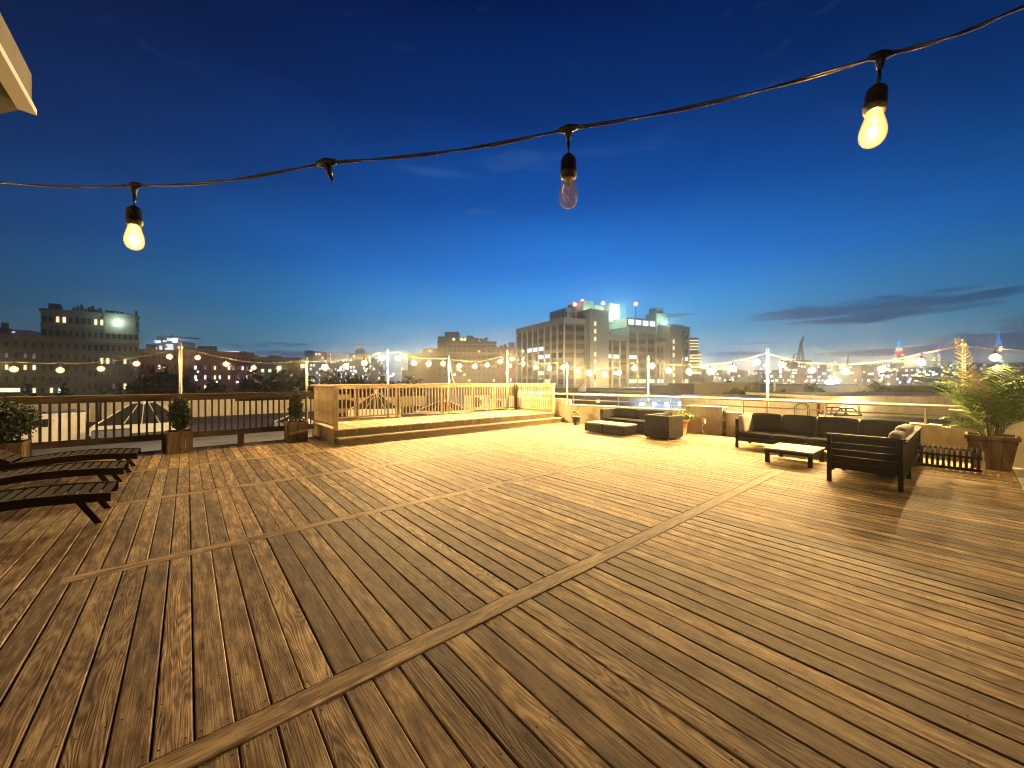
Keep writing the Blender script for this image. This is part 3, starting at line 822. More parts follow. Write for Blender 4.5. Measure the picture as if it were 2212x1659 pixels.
m = MB(); m.cbox(.0,.86,LY1-.06,LY1+.0,.60,.625,.004) ; m.build('arm_cap', M['blackwood'], sf)
for x, y, z in ((0,LY1-.05,.599),(.0,1.86,.15),(.0,.95,.15),(.8,LY1-.05,.599),(.8,1.4,.15),(.8,.0,.63),(RX0,RY1-.05,.684),(RX0,0,.684),(-1.0,RY1-.05,.15),(-1.0,.0,.15),(-.06,RY1-.05,.15)):
    m = MB(); m.box(x,x+.05,y,y+.05,0,z); m.build('leg', M['blackwood'], sf)
for a, c in ((.85,1.48),(1.5,2.12),(2.14,2.70),(.05,.83)):
    m = MB(); cushion(m, .0,.66, a, c, .236,.345); m.build('seat_cushion', M['cushion'], sf, True)
for a, c in ((RX0+.06,-1.36),(-1.34,-.68),(-.66,-.01)):
    m = MB(); cushion(m, a, c, .14,RY1-.01,.236,.345); m.build('seat_cushion', M['cushion'], sf, True)
def lean(mb, x0,x1,y0,y1,z0,z1, ax, ang, piv):
    mb.M = Matrix.Translation(piv)@Matrix.Rotation(ang,4,ax)@Matrix.Translation([-q for q in piv])
    cushion(mb, x0,x1,y0,y1,z0,z1); mb.M = None
for a, c in ((.12,.80),(.82,1.46),(1.48,2.08),(2.1,2.66)):
    m = MB(); lean(m, .60,.745, a, c, .34,.735,'Y', R(9), (.67,0,.34)); m.build('back_cushion', M['cushion'], sf, True)
m = MB(); lean(m, .02,.62, 2.60,2.72,.34,.70,'X', R(-7),(0,2.66,.34)); m.build('side_cushion', M['paleside'], sf, True)
for a, c, q in ((RX0+.08,-1.36,.0),(-1.32,-.72,.03),(-.66,-.02,.0)):
    m = MB(); lean(m, a, c, .07,.21,.34,.76+q,'X', R(8),(0,.14,.34)); m.build('back_cushion', M['paleside'], sf, True)

# --- coffee table
ct = thing('coffee_table', 'low coffee table with pale top and black legs in front of the charcoal sofa', 'table', (8.04,1.68,0))
m = MB(); m.cbox(0,.88,0,.72,.235,.262); m.build('tabletop', M['tabletop'], ct)
m = MB(); m.box(.01,.87,.01,.035,.185,.234); m.box(.01,.87,.685,.71,.185,.234); m.box(.01,.035,.036,.684,.185,.234); m.box(.845,.87,.036,.684,.185,.234); m.build('apron', M['blackwood'], ct)
for x in (.015,.805):
    for y in (.015,.645):
        m = MB(); m.box(x,x+.06,y,y+.06,0,.184); m.build('leg', M['blackwood'], ct)

# --- slatted bench
sb = thing('slatted_bench', 'low black slatted bench with pale end feet between charcoal sofa and palm planter', 'bench', (9.62,.22,0))
for i in range(13):
    y = -.33+i*.062
    m = MB(); m.tube([(.62,y,.33),(.4,y,.345),(.14,y,.335),(.04,y,.26),(.0,y,.13),(-.02,y,.03)], .018, 6); m.build('slat', M['blackmetal'], sb)
for bx in ((-.04,-.005,-.37,.45,.03,.075),(.02,.05,-.37,.45,.225,.26),(.55,.6,-.37,.45,.28,.31)):
    m = MB(); m.box(*bx); m.build('rail', M['blackmetal'], sb)
for y in (-.40,.455):
    for bx in ((-.06,.0,y,y+.028,0,.2),(.5,.56,y,y+.028,0,.3)):
        m = MB(); m.box(*bx); m.build('foot', M['cream'], sb)

# --- rattan sofa
rs = thing('rattan_sofa', 'black woven rattan sofa with arms against the parapet right of the stage', 'sofa', (9.62,5.32,0))
m = MB(); m.cbox(0,.74,0,1.92,.04,.28,.012); m.build('base', M['rattan'], rs)
m = MB(); m.cbox(.62,.74,.0,1.92,.281,.60,.012); m.build('backrest', M['rattan'], rs)
m = MB(); m.cbox(0,.619,1.79,1.92,.281,.60,.012); m.build('arm', M['rattan'], rs)
m = MB(); m.cbox(0,.619,.0,.12,.281,.58,.012); m.build('arm', M['rattan'], rs)
for a, c in ((.13,.95),(.96,1.78)):
    m = MB(); cushion(m, .0,.61,a,c,.282,.34); m.build('seat_cushion', M['cushion'], rs, True)
    m = MB(); lean(m, .52,.61,a,c,.34,.62,'Y',R(6),(.57,0,.34)); m.build('back_cushion', M['cushion'], rs, True)
for i, (y, lb) in enumerate(((5.84,'black rattan ottoman nearer the armchair, one of two pushed together'),(6.50,'black rattan ottoman nearer the stage, one of two pushed together'))):
    r = thing('rattan_ottoman', lb, 'ottoman', (8.76,y,0), 0, 'pair of rattan ottomans')
    m = MB(); m.cbox(0,.68,0,.645,.03,.24,.012); m.build('base', M['rattan'], r)
    m = MB(); m.cbox(.0,.68,.0,.645,.241,.282,.015); m.build('top_panel', M['tabletop'] if 0 else M['paleside'], r)
ra = thing('rattan_armchair', 'boxy black rattan armchair with its back to the camera beside the ottomans', 'armchair', (8.98,4.70,0), R(-2))
m = MB(); m.cbox(0,.68,0,.68,.04,.27,.012); m.build('base', M['rattan'], ra)
m = MB(); m.cbox(0,.1,0,.68,.271,.60,.012); m.build('backrest', M['rattan'], ra)
for y in (0,.58):
    m = MB(); m.cbox(.101,.68,y,y+.1,.271,.60,.012); m.build('arm', M['rattan'], ra)
m = MB(); cushion(m, .11,.68,.105,.575,.272,.36); m.build('seat_cushion', M['cushion'], ra, True)
for x in (.03,.6):
    for y in (.03,.6):
        m = MB(); m.cyl((x+.02,y+.02,0),(x+.02,y+.02,.039),.02,n=8); m.build('foot', M['plastic'], ra)

# --- loungers
def lounger(loc, label):
    r = thing('sun_lounger', label, 'sun lounger', loc, 0, 'dark wooden sun loungers side by side')
    prof = [(0,.255),(-.25,.285),(-.55,.305),(-.85,.30),(-1.15,.275),(-1.45,.26),(-1.95,.26)]
    for y in (0,.6):
        m = MB(); n = len(prof)
        vs = [(x,y,z-.045) for x,z in prof]+[(x,y,z+.045) for x,z in prof]+[(x,y+.035,z-.045) for x,z in prof]+[(x,y+.035,z+.045) for x,z in prof]
        fs = []
        for i in range(n-1):
            fs += [(i,i+1,n+i+1,n+i),(2*n+i,3*n+i,3*n+i+1,2*n+i+1),(n+i,n+i+1,3*n+i+1,3*n+i),(i,2*n+i,2*n+i+1,i+1)]
        fs += [(0,n,3*n,2*n),(n-1,3*n-1,4*n-1,2*n-1)]
        m._add(vs, fs); m.build('side_rail', M['lounger_wood'], r)
    m = MB()
    for k in range(15):
        x = -.05-k*.085
        z = next(prof[i][1]+(prof[i+1][1]-prof[i][1])*(prof[i][0]-x)/(prof[i][0]-prof[i+1][0]) for i in range(len(prof)-1) if prof[i][0] >= x >= prof[i+1][0])
        m.box(x-.032,x+.032,.036,.599,z+.018,z+.036)
    m.build('seat_slats', M['lounger_wood'], r)
    m = MB()
    a = R(32)
    for k in range(8):
        s = .06+k*.088; cx = -1.28-s*math.cos(a); cz = .31+s*math.sin(a)
        m.M = Matrix.Translation((cx,0,cz))@Matrix.Rotation(a,4,'Y')
        m.box(-.034,.034,.05,.585,-.009,.009)
    m.M = Matrix.Translation((-1.28,0,.29))@Matrix.Rotation(a,4,'Y')
    m.box(-.76,0,.055,.085,-.02,.012); m.box(-.76,0,.55,.58,-.02,.012); m.M = None
    m.build('backrest', M['lounger_wood'], r)
    for x in (-.22,-1.55):
        for y in (-.0,.6):
            m = MB(); sx = .13 if x > -1 else -.12
            yy = y+.0175
            m.M = None
            m._add([(x-.03,yy-.016,.24),(x+.03,yy-.016,.24),(x+.03,yy+.016,.24),(x-.03,yy+.016,.24),
                    (x+sx-.028,yy-.016,0),(x+sx+.028,yy-.016,0),(x+sx+.028,yy+.016,0),(x+sx-.028,yy+.016,0)],
                   [(0,1,2,3),(4,7,6,5),(0,4,5,1),(1,5,6,2),(2,6,7,3),(3,7,4,0)])
            m.build('leg', M['lounger_wood'], r)
    return r
l0 = lounger((-.62,5.86,0), 'nearest of the three dark wooden sun loungers, at the left edge')
for loc, lb in (((-.66,7.40,0),'middle one of the three dark wooden sun loungers'),((-.62,8.72,0),'farthest sun lounger, closest to the fence')):
    copy_thing(l0, loc, label=lb)

# ======================= PLANTERS AND PLANTS =======================
def leafball(mb, c, rx, ry, rz, n, s, cone=0, seed=0, fill=.35):
    rnd = random.Random(seed)
    clumps = []
    for _ in range(max(6, n//60)):
        a = rnd.uniform(0,2*math.pi); u = rnd.uniform(-1,1); r = rnd.uniform(fill,1)**.5
        q = math.sqrt(1-u*u)
        clumps.append((q*math.cos(a)*r*.9, q*math.sin(a)*r*.9, u*r*.9))
    for _ in range(n):
        cx, cy, cz = rnd.choice(clumps)
        x, y, z = cx+rnd.gauss(0,.2), cy+rnd.gauss(0,.2), cz+rnd.gauss(0,.16)
        if cone: f = 1-cone*(z+1)/2; x *= f; y *= f
        p = Vector((c[0]+x*rx, c[1]+y*ry, c[2]+z*rz))
        d = Vector((rnd.gauss(0,1),rnd.gauss(0,1),rnd.gauss(0,1))).normalized()
        e = d.orthogonal().normalized(); e.rotate(Matrix.Rotation(rnd.uniform(0,6.3),3,d)); g_ = d.cross(e)
        ss = s*rnd.uniform(.6,1.4)
        mb.quad(p-e*ss, p-g_*ss*.45, p+e*ss, p+g_*ss*.45)
def box_planter(loc, w_, h_, label, taper=1.0, name='wooden_planter', boards=4, d_=None):
    d_ = d_ or w_
    r = thing(name, label, 'planter', loc)
    a = w_/2*taper; c = w_/2; da = d_/2*taper; dc = d_/2
    m = MB()
    def side(p0, p1, q0, q1):
        # boards between bottom edge p0-p1 and top edge q0-q1, slightly separated
        for i in range(boards):
            f0 = i/boards+.008; f1 = (i+1)/boards-.008
            A_ = p0.lerp(p1,f0); B2 = p0.lerp(p1,f1); C2 = q0.lerp(q1,f1); D2 = q0.lerp(q1,f0)
            nrm = (p1-p0).cross(q0-p0).normalized()*.02*random.uniform(.85,1.1)
            m._add([A_,B2,C2,D2,A_+nrm,B2+nrm,C2+nrm,D2+nrm], [(3,2,1,0),(4,5,6,7),(0,1,5,4),(1,2,6,5),(2,3,7,6),(3,0,4,7)])
    b4 = [Vector((-a,-da,.0)),Vector((a,-da,.0)),Vector((a,da,.0)),Vector((-a,da,.0))]
    t4 = [Vector((-c,-dc,h_)),Vector((c,-dc,h_)),Vector((c,dc,h_)),Vector((-c,dc,h_))]
    for i in range(4): side(b4[i], b4[(i+1)%4], t4[i], t4[(i+1)%4])
    m.build('side_boards', M['planter_wood'], r)
    m = MB(); e = .035
    m.box(-c-e,c+e,-dc-e,-dc-.0,h_-.05,h_+.012); m.box(-c-e,c+e,dc,dc+e,h_-.05,h_+.012); m.box(-c-e,-c,-dc,dc,h_-.05,h_+.012); m.box(c,c+e,-dc,dc,h_-.05,h_+.012)
    m.build('rim', M['planter_wood'], r)
    m = MB(); m.box(-c+.0,c-.0,-dc+.0,dc-.0,h_-.1,h_-.03); m.build('soil', M['soil'], r)
    return r
def shrub(loc, rx, hz, label, seed, cone=.35, n=6500, s=.026):
    r = thing('evergreen_shrub', label, 'shrub', loc, 0, 'evergreen shrubs in planters by the fence')
    m = MB(); leafball(m, (0,0,hz/2+.03), rx, rx, hz/2, n, s, cone, seed, .2); m.build('foliage', M['leaf'], r)
    m = MB(); m.cyl((0,0,-.03),(0,0,hz*.6),.018,.008,8); m.build('trunk', M['bark'], r)
box_planter((-.12,10.55,0), .38,.43,'square wooden planter with a shrub at the middle of the left fence')
shrub((-.12,10.55,.44), .185,.66,'dark evergreen shrub in the planter at the middle of the left fence', 3)
box_planter((2.02,10.55,0), .40,.47,'wooden planter with a shrub tucked against the left end of the stage')
shrub((2.02,10.55,.48), .175,.72,'conical evergreen shrub beside the left end of the stage', 4, .55)
box_planter((-2.38,10.5,0), .46,.43,'wooden planter with a broad shrub at the left edge of the photo')
shrub((-2.38,10.5,.44), .36,.66,'broad bushy evergreen shrub at the left edge of the photo', 5, .1, 9000, .03)
# potted plants by the parapet
pp = thing('flower_pot', 'small round black pot with a clipped ball plant right of the stage', 'potted plant', (9.9,8.42,0))
m = MB(); m.lathe([(0,0),(.105,0),(.14,.24),(.152,.24),(.152,.27),(.135,.27),(.13,.24),(0,.24)], n=24); m.build('pot', M['blackpot'], pp, True)
m = MB(); leafball(m, (0,0,.42), .11,.11,.15, 700, .018, .1, 8, .2); m.build('foliage', M['leaf_bright'], pp)
m = MB(); m.cyl((0,0,.235),(0,0,.4),.01,n=6); m.build('stem', M['stem'], pp)
pp = thing('flower_pot', 'tall terracotta pot with a leafy plant behind the rattan armchair', 'potted plant', (10.52,5.12,0))
m = MB(); m.lathe([(0,0),(.09,0),(.15,.34),(.172,.34),(.172,.40),(.15,.40),(.145,.35),(0,.35)], n=24); m.build('pot', M['terra'], pp, True)
m = MB(); leafball(m, (0,0,.52), .26,.26,.15, 900, .03, 0, 9, .3); m.build('foliage', M['leaf_bright'], pp)
m = MB()
for i in range(7):
    a = i*.9; m.tube([(0,0,.34),(.06*math.cos(a),.06*math.sin(a),.43),(.15*math.cos(a),.15*math.sin(a),.55)], .005, 5)
m.build('stem', M['stem'], pp)
# palm
PLX, PLY = 10.44, -.26
box_planter((PLX,PLY,0), .52,.55,'large tapered wooden planter holding a palm by the right parapet', .68, 'wooden_planter', 4)
pal = thing('areca_palm', 'bushy green palm in the tapered planter, one tall dry frond at its left', 'palm', (PLX,PLY,.5))
rnd = random.Random(11)
def frond(az_, el0, L_, droop, mat_, base, nl=26, ll=.26, curl=1.0, name='frond', tw=0):
    pts = []; p = Vector(base); a = el0
    n = 16
    for i in range(n+1):
        pts.append(p.copy()); f = i/n
        a = el0-droop*(f**1.5)
        p = p+Vector((math.cos(az_)*math.cos(a), math.sin(az_)*math.cos(a), math.sin(a)))*(L_/n)
    m = MB(); m.tube(pts, [.007*(1-i/n*.8) for i in range(n+1)], 5)
    side = Vector((-math.sin(az_), math.cos(az_), 0))
    for k in range(nl):
        f = .22+.78*k/(nl-1); i = min(int(f*n), n-1)
        q = pts[i].lerp(pts[i+1], f*n-i); d = (pts[i+1]-pts[i]).normalized(); up = side.cross(d).normalized()*-1
        l_ = ll*math.sin(math.pi*(.12+.84*f))**.7*rnd.uniform(.85,1.1)
        for s_ in (-1,1):
            sw = rnd.uniform(.7,1.0)
            dd = (side*s_*1.0+d*sw+Vector((0,0,1))*rnd.uniform(-.05,.28)).normalized()
            w_ = d*.0135
            mid = q+dd*l_*.55; tip = q+dd*l_+Vector((0,0,-.35*l_*curl*rnd.uniform(.5,1.2)))
            m._add([q-w_*.5, q+w_*.5, mid+w_*1.1, mid-w_*1.1, tip], [(0,1,2,3),(3,2,4)])
    return m.build(name, mat_, pal)
right = Vector((FY,-FX))            # picture-right on the ground
for i in range(30):
    a = math.atan2(right.y, right.x)+rnd.uniform(-1,1)*2.9
    el_ = R(rnd.uniform(58,88))
    frond(a, el_, rnd.uniform(1.0,1.75), R(rnd.uniform(30,88)), M['palm'], (rnd.uniform(-.09,.09), rnd.uniform(-.09,.09), 0), 22, rnd.uniform(.32,.44), .55)
la = math.atan2(-right.y, -right.x)
frond(la+.15, R(80), 1.75, R(16), M['palm_dry'], (-.02,.12,0), 30, .24, .2)
frond(la+.5, R(70), 1.45, R(34), M['palm_dry'], (-.05,.08,0), 26, .27, .4)
frond(la-.1, R(52), .8, R(70), M['palm'], (-.05,.05,0), 26, .3)
frond(la+.1, R(40), .75, R(60), M['leaf_bright'], (-.05,.05,0), 26, .28)
m = MB()
for i in range(12):
    a = i*2.4; q = .03+.008*i
    m.cyl((q*math.cos(a),q*math.sin(a),-.03),(q*1.6*math.cos(a),q*1.6*math.sin(a),.38),.014,.008,7)
m.build('stems', M['stem'], pal)

# ======================= NEIGHBOURING ROOFTOPS (left and behind) =======================
m = MB(); m.box(-34,2.0,26,26.3,-.45,.42); m.build('rooftop_wall', M['cream'], label='long cream parapet wall at the back of the neighbouring roof on the left', cat='wall')
m = MB(); m.box(2.02,13.5,26,26.3,-.45,.30); m.box(6.0,8.0,25.6,26.0,-.45,.55); m.build('rooftop_wall', M['cream'], label='cream parapet wall behind the stage with a taller block in it', cat='wall')
def W0(px, py, z): # point on neighbour roof
    v = G(px, py, z); return v
def skylight(loc, w_, d_, hc, hp, label, ridge=.35, rz=0):
    r = thing('skylight', label, 'skylight', loc, rz)
    m = MB(); m.box(-w_/2,w_/2,-d_/2,d_/2,0,hc); m.build('curb', M['white'], r)
    rr = w_*ridge/2; a = w_/2-.04; c = d_/2-.04
    B4 = [Vector((-a,-c,hc+.002)),Vector((a,-c,hc+.002)),Vector((a,c,hc+.002)),Vector((-a,c,hc+.002))]; T = [Vector((-rr,0,hp)),Vector((rr,0,hp))]
    m = MB(); m._add(B4+T, [(0,1,5,4),(1,2,5),(2,3,4,5),(3,0,4)]); m.build('glazing', M['skyglass'], r)
    m = MB()
    for p0, p1 in ((B4[0],T[0]),(B4[3],T[0]),(B4[1],T[1]),(B4[2],T[1]),(T[0],T[1]+Vector((.001,0,0))),(B4[0],B4[1])): m.cyl(p0+Vector((0,0,.01)), p1+Vector((0,0,.01)), .03, n=6)
    for f in (.3,.5,.7):
        p0 = B4[0].lerp(B4[1],f); p1 = T[0].lerp(T[1],f); m.cyl(p0,p1,.018,n=5)
    m.build('frame', M['white'], r)
    m = MB(); m.lathe([(.1,hp-.05),(.1,hp+.1),(.18,hp+.1),(.0,hp+.17)], n=12); m.build('vent_cap', M['white'], r)
    return r
ZR = -.45
v = G(305,935,ZR); skylight((v.x,v.y+1.2,ZR), 2.6,2.2,.28,1.05,'hipped glass skylight with white frame on the left roof, seen through the fence', .25)
v = G(832,900,ZR); skylight((v.x,v.y+1.2,ZR), 2.6,2.4,.38,1.25,'pointed pyramid skylight on a white curb behind the stage', .02, R(-25))
v = G(990,893,ZR); skylight((v.x,v.y+1.6,ZR), 3.2,2.6,.10,.62,'wide flat skylight with many white ribs behind the middle of the stage', .2, R(-35))
v = G(640,925,ZR); skylight((v.x,v.y+.6,ZR), 1.1,1.0,.22,.5,'small white skylight on the roof beside the second shrub', .1, R(20))
v = G(745,889,ZR)
m = MB(); m.lathe([(0,.5),(.35,.46),(.65,.3),(.8,0)], n=18); o = m.build('roof_dome', M['skyglass'], None, True, label='dark dome skylight behind the left end of the stage', cat='skylight'); o.location = (v.x,v.y,ZR+.25)
m = MB(); m.box(-.9,.9,-.9,.9,0,.249); c_ = m.build('curb', M['cream']); c_.parent = o; c_.location = (0,0,-.25)
def hvac(px, py, w_, h_, label, rz=-.7, fans=1, t_=None):
    v = G(px, py, ZR)
    r = thing('hvac_unit', label, 'air conditioner', (v.x,v.y,ZR), rz, 'white air conditioning units on the neighbouring roof')
    m = MB(); m.cbox(-w_/2,w_/2,0,.5,.08,h_,.02); m.build('casing', M['white'], r)
    m = MB()
    for k in range(9): m.box(-w_*.40, w_*.40, -.02,-.001, .2+k*(h_-.35)/9, .2+k*(h_-.35)/9+.02)
    m.build('louvres', M['plastic'], r)
    m = MB(); m.cyl((0,-.022,h_*.55),(0,-.03,h_*.55),min(w_,h_)*.34,n=20); m.build('fan', M['blackmetal'], r)
    m = MB(); m.box(-w_/2+.05,-w_/2+.15,.05,.45,0,.079); m.box(w_/2-.15,w_/2-.05,.05,.45,0,.079); m.build('foot', M['plastic'], r)
hvac(1029,887,1.5,.95,'tall white air conditioning unit with a round fan, leftmost behind the stage')
hvac(1077,886,1.1,.72,'lower white air conditioning unit in front of the stage corner pole')
hvac(1132,886,1.4,.72,'wide white air conditioning unit seen through the right stage railing')
hvac(1178,887,1.1,.66,'last white air conditioning unit beside the right end of the stage railing')
hvac(152,914,.8,.62,'white louvred air conditioning unit behind the far left part of the fence', -1.1)
v = G(213,918,ZR)
m = MB(); m.cyl((0,0,0),(0,0,.95),.09,n=12); m.cyl((0,0,.95),(0,0,1.05),.13,n=12); o = m.build('vent_pipe', M['blackmetal'], None, label='black upright vent pipe on the roof behind the left fence', cat='vent pipe'); o.location = (v.x,v.y,ZR)
v = G(95,958,ZR)
sh = thing('roof_shed', 'cream roof access hut with two small dark windows behind the far left fence', 'shed', (v.x,v.y,ZR), R(12))
m = MB(); m.box(-.95,.85,0,1.4,0,.85); m.build('wall', M['cream'], sh)
m = MB(); m.box(-1.0,.9,-.05,1.45,.851,.90); m.build('roof', M['white'], sh)
for x in (-.7,-.2):
    m = MB(); m.box(x,x+.28,-.012,-.001,.5,.74); m.build('window', M['glassdark'], sh)
m = MB(); m.M = Matrix.Rotation(R(25),4,'Y'); m.box(.9,2.3,-.4,.6,.35,.37); m.M = None; m.box(1.0,1.9,-.2,.2,0,.3)
o = m.build('roof_tarp', M['bluer'], None, label='sloping blue-grey tarp panel on the roof beside the cream hut', cat='tarp'); o.location = (v.x,v.y,ZR)

# right side: pale building wall and low roofs beyond the railing
def facing(px, t, rz=0):
    v = W(px, HY, t); return Vector((v.x,v.y,0)), -math.atan2(FX,FY)+rz
TW = 17
v, rz = facing(1600, TW)
pb = thing('pale_building', 'wide pale flat-roofed building wall just beyond the white railing at the right', 'building', (v.x,v.y,-6), rz)
def up(py, t): return zat(py,t)+6
wm = lambda px: (px-1600)/FPX*TW
m = MB(); m.box(0,wm(1788),0,6,0,up(863,TW)); m.build('wall', M['cream'], pb)
m = MB(); m.box(wm(1788)+.01,14,-.12,6,0,up(856,TW)); m.build('raised_wall', M['cream'], pb)
m = MB(); m.box(-.02,wm(1788),-.06,.1,up(863,TW)+.001,up(863,TW)+.06); m.build('coping', M['white'], pb)
for x, yy in ((wm(1709),-.2),(wm(1812),-.32)):
    for off in (0,.07):
        m = MB(); w_ = .64-2*off; z0 = up(912,TW); z1 = up(880,TW)
        pts = [(x+off,yy,z0)]+[(x+.32-w_/2*math.cos(math.pi*i/8), yy, z1+(.22-off*.5)*math.sin(math.pi*i/8)) for i in range(9)]+[(x+.64-off,yy,z0)]
        m.tube(pts, .014, 5); m.build('hoop', M['blackmetal'], pb, True)
m = MB(); m.box(wm(1764),wm(1768),-.1,-.001,up(912,TW),up(866,TW)); m.build('downspout', M['brick'], pb)
m = MB(); m.box(wm(1830),wm(1836),-.24,-.121,up(868,TW),up(864,TW)); m.build('wall_lamp', M['warm_em'], pb)
light('wall_light', (wm(1833),-.55,up(869,TW)), 45, (1,.82,.35), .05, pb)
v, rz = facing(1796, 14.6)
s_ = 14.6/FPX
hk = thing('roof_hatch', 'black-framed trapezoid glass hatch on a white curb in front of the pale wall', 'skylight', (v.x,v.y,zat(912,14.6)), rz)
m = MB(); m.box(0,64*s_,-.1,.6,0,14*s_); m.build('curb', M['white'], hk)
m = MB()
for a, c in (((2,15),(16,30)),((16,30),(42,30)),((42,30),(62,15)),((24,15),(28,30)),((2,15),(62,15))):
    m.tube([(a[0]*s_,-.08,a[1]*s_),(c[0]*s_,-.08,c[1]*s_)], .022, 6)
    m.tube([(a[0]*s_,.55,a[1]*s_),(c[0]*s_,.55,c[1]*s_)], .022, 6)
m.build('frame', M['blackmetal'], hk)
def ext(m, prof, y0, y1):
    n = len(prof); m._add([(x,y0,z) for x,z in prof]+[(x,y1,z) for x,z in prof], [tuple(range(n-1,-1,-1)),tuple(range(n,2*n))]+[(i,(i+1)%n,n+(i+1)%n,n+i) for i in range(n)])
m = MB(); m.box(-3,5,-1.4,2.35,-5,-.001); o = m.build('lower_roof', M['roof'], kind='structure'); o.location = (v.x,v.y,zat(912,14.6)); o.rotation_euler = (0,0,rz)

# ground
m = MB(); m.box(-2500,2500,-2500,2500,-16,-15); m.build('ground', M['asphalt'], kind='structure')

# ======================= CITY =======================
GZ = -15.0
wcache = {}
def win_mesh(w_, h_, mt):
    k = (round(w_,2), round(h_,2), mt)
    if k not in wcache:
        m = MB(); m.box(-w_/2,w_/2,-.12,.0,-h_/2,h_/2); wcache[k] = m.mesh('window', M[mt])
    return wcache[k]
def block(name, label, px0, px1, ytop, t, dep, mt, cols, rows, lit, cat='building', ybot=None, rz=0, rows_y=None, extras=None, wmats=('win_warm','win_yel','win_white','win_dim'), seed=1, win=True, unlit=True, wsz=(.42,.5), lpx=None, group=None):
    """city block whose front runs between two bearings at a distance; windows are parts"""
    rn = random.Random(seed)
    v, r0 = facing(px0, t)
    ra = (px0-CX)/FPX; rb = (px1-CX)/FPX; q = min(rb, 0.0); nn = math.hypot(1, q); e0, e1 = 1/nn, -q/nn
    r0 -= math.atan(q); r0 += 0; r0 = -math.atan2(FX,FY)+math.atan2(e1,e0)
    wd = (rb*t-ra*t)/(e0-rb*e1); ht = zat(ytop,t)-GZ
    r = thing(name, label, cat, (v.x,v.y,GZ), r0+rz, group)
    m = MB(); m.box(0,wd,0,dep,0,ht); m.box(-.15,wd+.15,-.15,.25,ht+.001,ht+.5); m.box(-.15,wd+.15,dep-.3,dep+.1,ht+.001,ht+.5)
    m.build('wall', M[mt], r)
    m = MB(); zb_ = max(zat(ybot if ybot else HY+30, t)-GZ, 1.5); fl_ = (ht-zb_)/rows
    for j in range(rows): m.box(-.1, wd+.1, -.22, -.001, ht-fl_*(j+1)-.12, ht-fl_*(j+1)+.12)
    m.build('string_course', M[mt], r)
    for j in range(max(2, cols//5)):
        m = MB(); xx = wd*(j+.5)/max(2, cols//5)+rn.uniform(-1,1); hh = rn.uniform(.5,1.6); m.box(xx-rn.uniform(.3,1), xx+rn.uniform(.3,1), dep*.3, dep*.5, ht+.004, ht+.5+hh)
        m.build('roof_plant', M['darkbrick'], r)
    if win:
        yb = ybot if ybot else HY+30
        z0 = max(zat(yb,t)-GZ, 1.5); n = 0
        cw = wd/cols; ch = (ht-z0)/rows
        for j in range(rows):
            for i in range(cols):
                l_ = None
                if lit is not None and isinstance(lit, dict): l_ = lit.get((i,j))
                elif rn.random() < lit: l_ = rn.choice(wmats)
                if l_ is None and not unlit: continue
                if n >= 99: continue
                n += 1
                inst('window', win_mesh(cw*wsz[0], ch*wsz[1], l_ or 'glassdark'), r, (cw*(i+.5), -.001, ht-ch*(j+.52)))
    if extras: extras(r, wd, ht, dep)
    return r
def roofbox(*bs, mt='darkbrick', nm='roof_shed'):
    def f(r, wd, ht, dep):
        for (a, c, z, d0, d1) in bs:
            m = MB(); m.box(a*wd, c*wd, d0, d1, ht+.002, ht+z); m.build(nm, M[mt], r)
    return f
# big pale stepped block at the left
T1 = 62
def ex_main(r, wd, ht, dep):
    s = wd/212
    m = MB(); m.box((220-88)*s,(292-88)*s,-.4,dep*.6,ht+.002-3,ht+(672-661)*s); m.build('stair_tower', M['tan'], r)
    m = MB(); m.box((220-88)*s,(243-88)*s,1,4,ht+(672-661)*s+.002,ht+(672-650)*s); m.build('water_tank', M['darkbrick'], r)
    for k, (a, c, z) in enumerate(((246,252,655),(255,263,657),(268,282,660),(284,289,662))):
        m = MB(); m.box((a-88)*s,(c-88)*s,1,2.5,ht+(672-661)*s+.002,ht+(672-z)*s+.3); m.build('roof_plant', M['darkbrick'], r)
    for k in range(8):
        m = MB(); a = (150+k*8-88)*s; m.box(a,a+.35,.5,1,ht+.6,ht+1.1+.3*(k%3)); m.build('roof_plant', M['darkbrick'], r)
    m = MB(); m.box((245-88)*s,(252-88)*s,-.6,-.41,ht-2.3+(672-661)*s,ht-1.1+(672-661)*s); m.build('flood_light', M['white_em'], r)
    light('flood', ((250-88)*s,-1.3,ht-1.6+(672-661)*s), 260, (.7,1,.75), .2, r)
    m = MB(); m.box((290-88)*s,(297-88)*s,.5,dep*.5,0,ht-(700-672)*s+3); m.build('chimney', M['tan'], r)
L1 = {(2,0):'win_warm',(3,0):'win_yel',(8,0):'win_yel',(9,0):'win_yel',(11,0):'win_dim',(12,0):'win_dim',
      (9,3):'win_yel',(10,3):'win_yel',(11,3):'win_dim',(13,3):'win_warm',(14,3):'win_dim',(13,5):'win_yel',(11,5):'win_dim',(2,3):'win_dim'}
block('apartment_building', 'tall tan stepped apartment block with a rooftop water tank at the left', 88,300,672,T1,14,'tan',16,6,L1, ybot=850, extras=ex_main, wsz=(.45,.42))
L2 = {(2,1):'win_white',(3,1):'win_dim',(5,1):'win_dim',(6,1):'win_dim',(3,2):'win_warm',(5,2):'win_warm',(6,2):'win_yel',(8,4):'win_yel',(9,4):'win_white',(6,4):'win_yel',(5,4):'win_dim'}
block('apartment_building', 'lower tan wing with rows of small windows in front of the stepped apartment block', -60,190,725,54,8,'tan',13,5,L2, ybot=858, wsz=(.32,.42), seed=3)
block('apartment_building', 'dark block with white light strips at the far left edge', -80,24,711,72,8,'darkbrick',10,9,.4, ybot=850, wmats=('win_white','win_warm','win_dim'), seed=5)
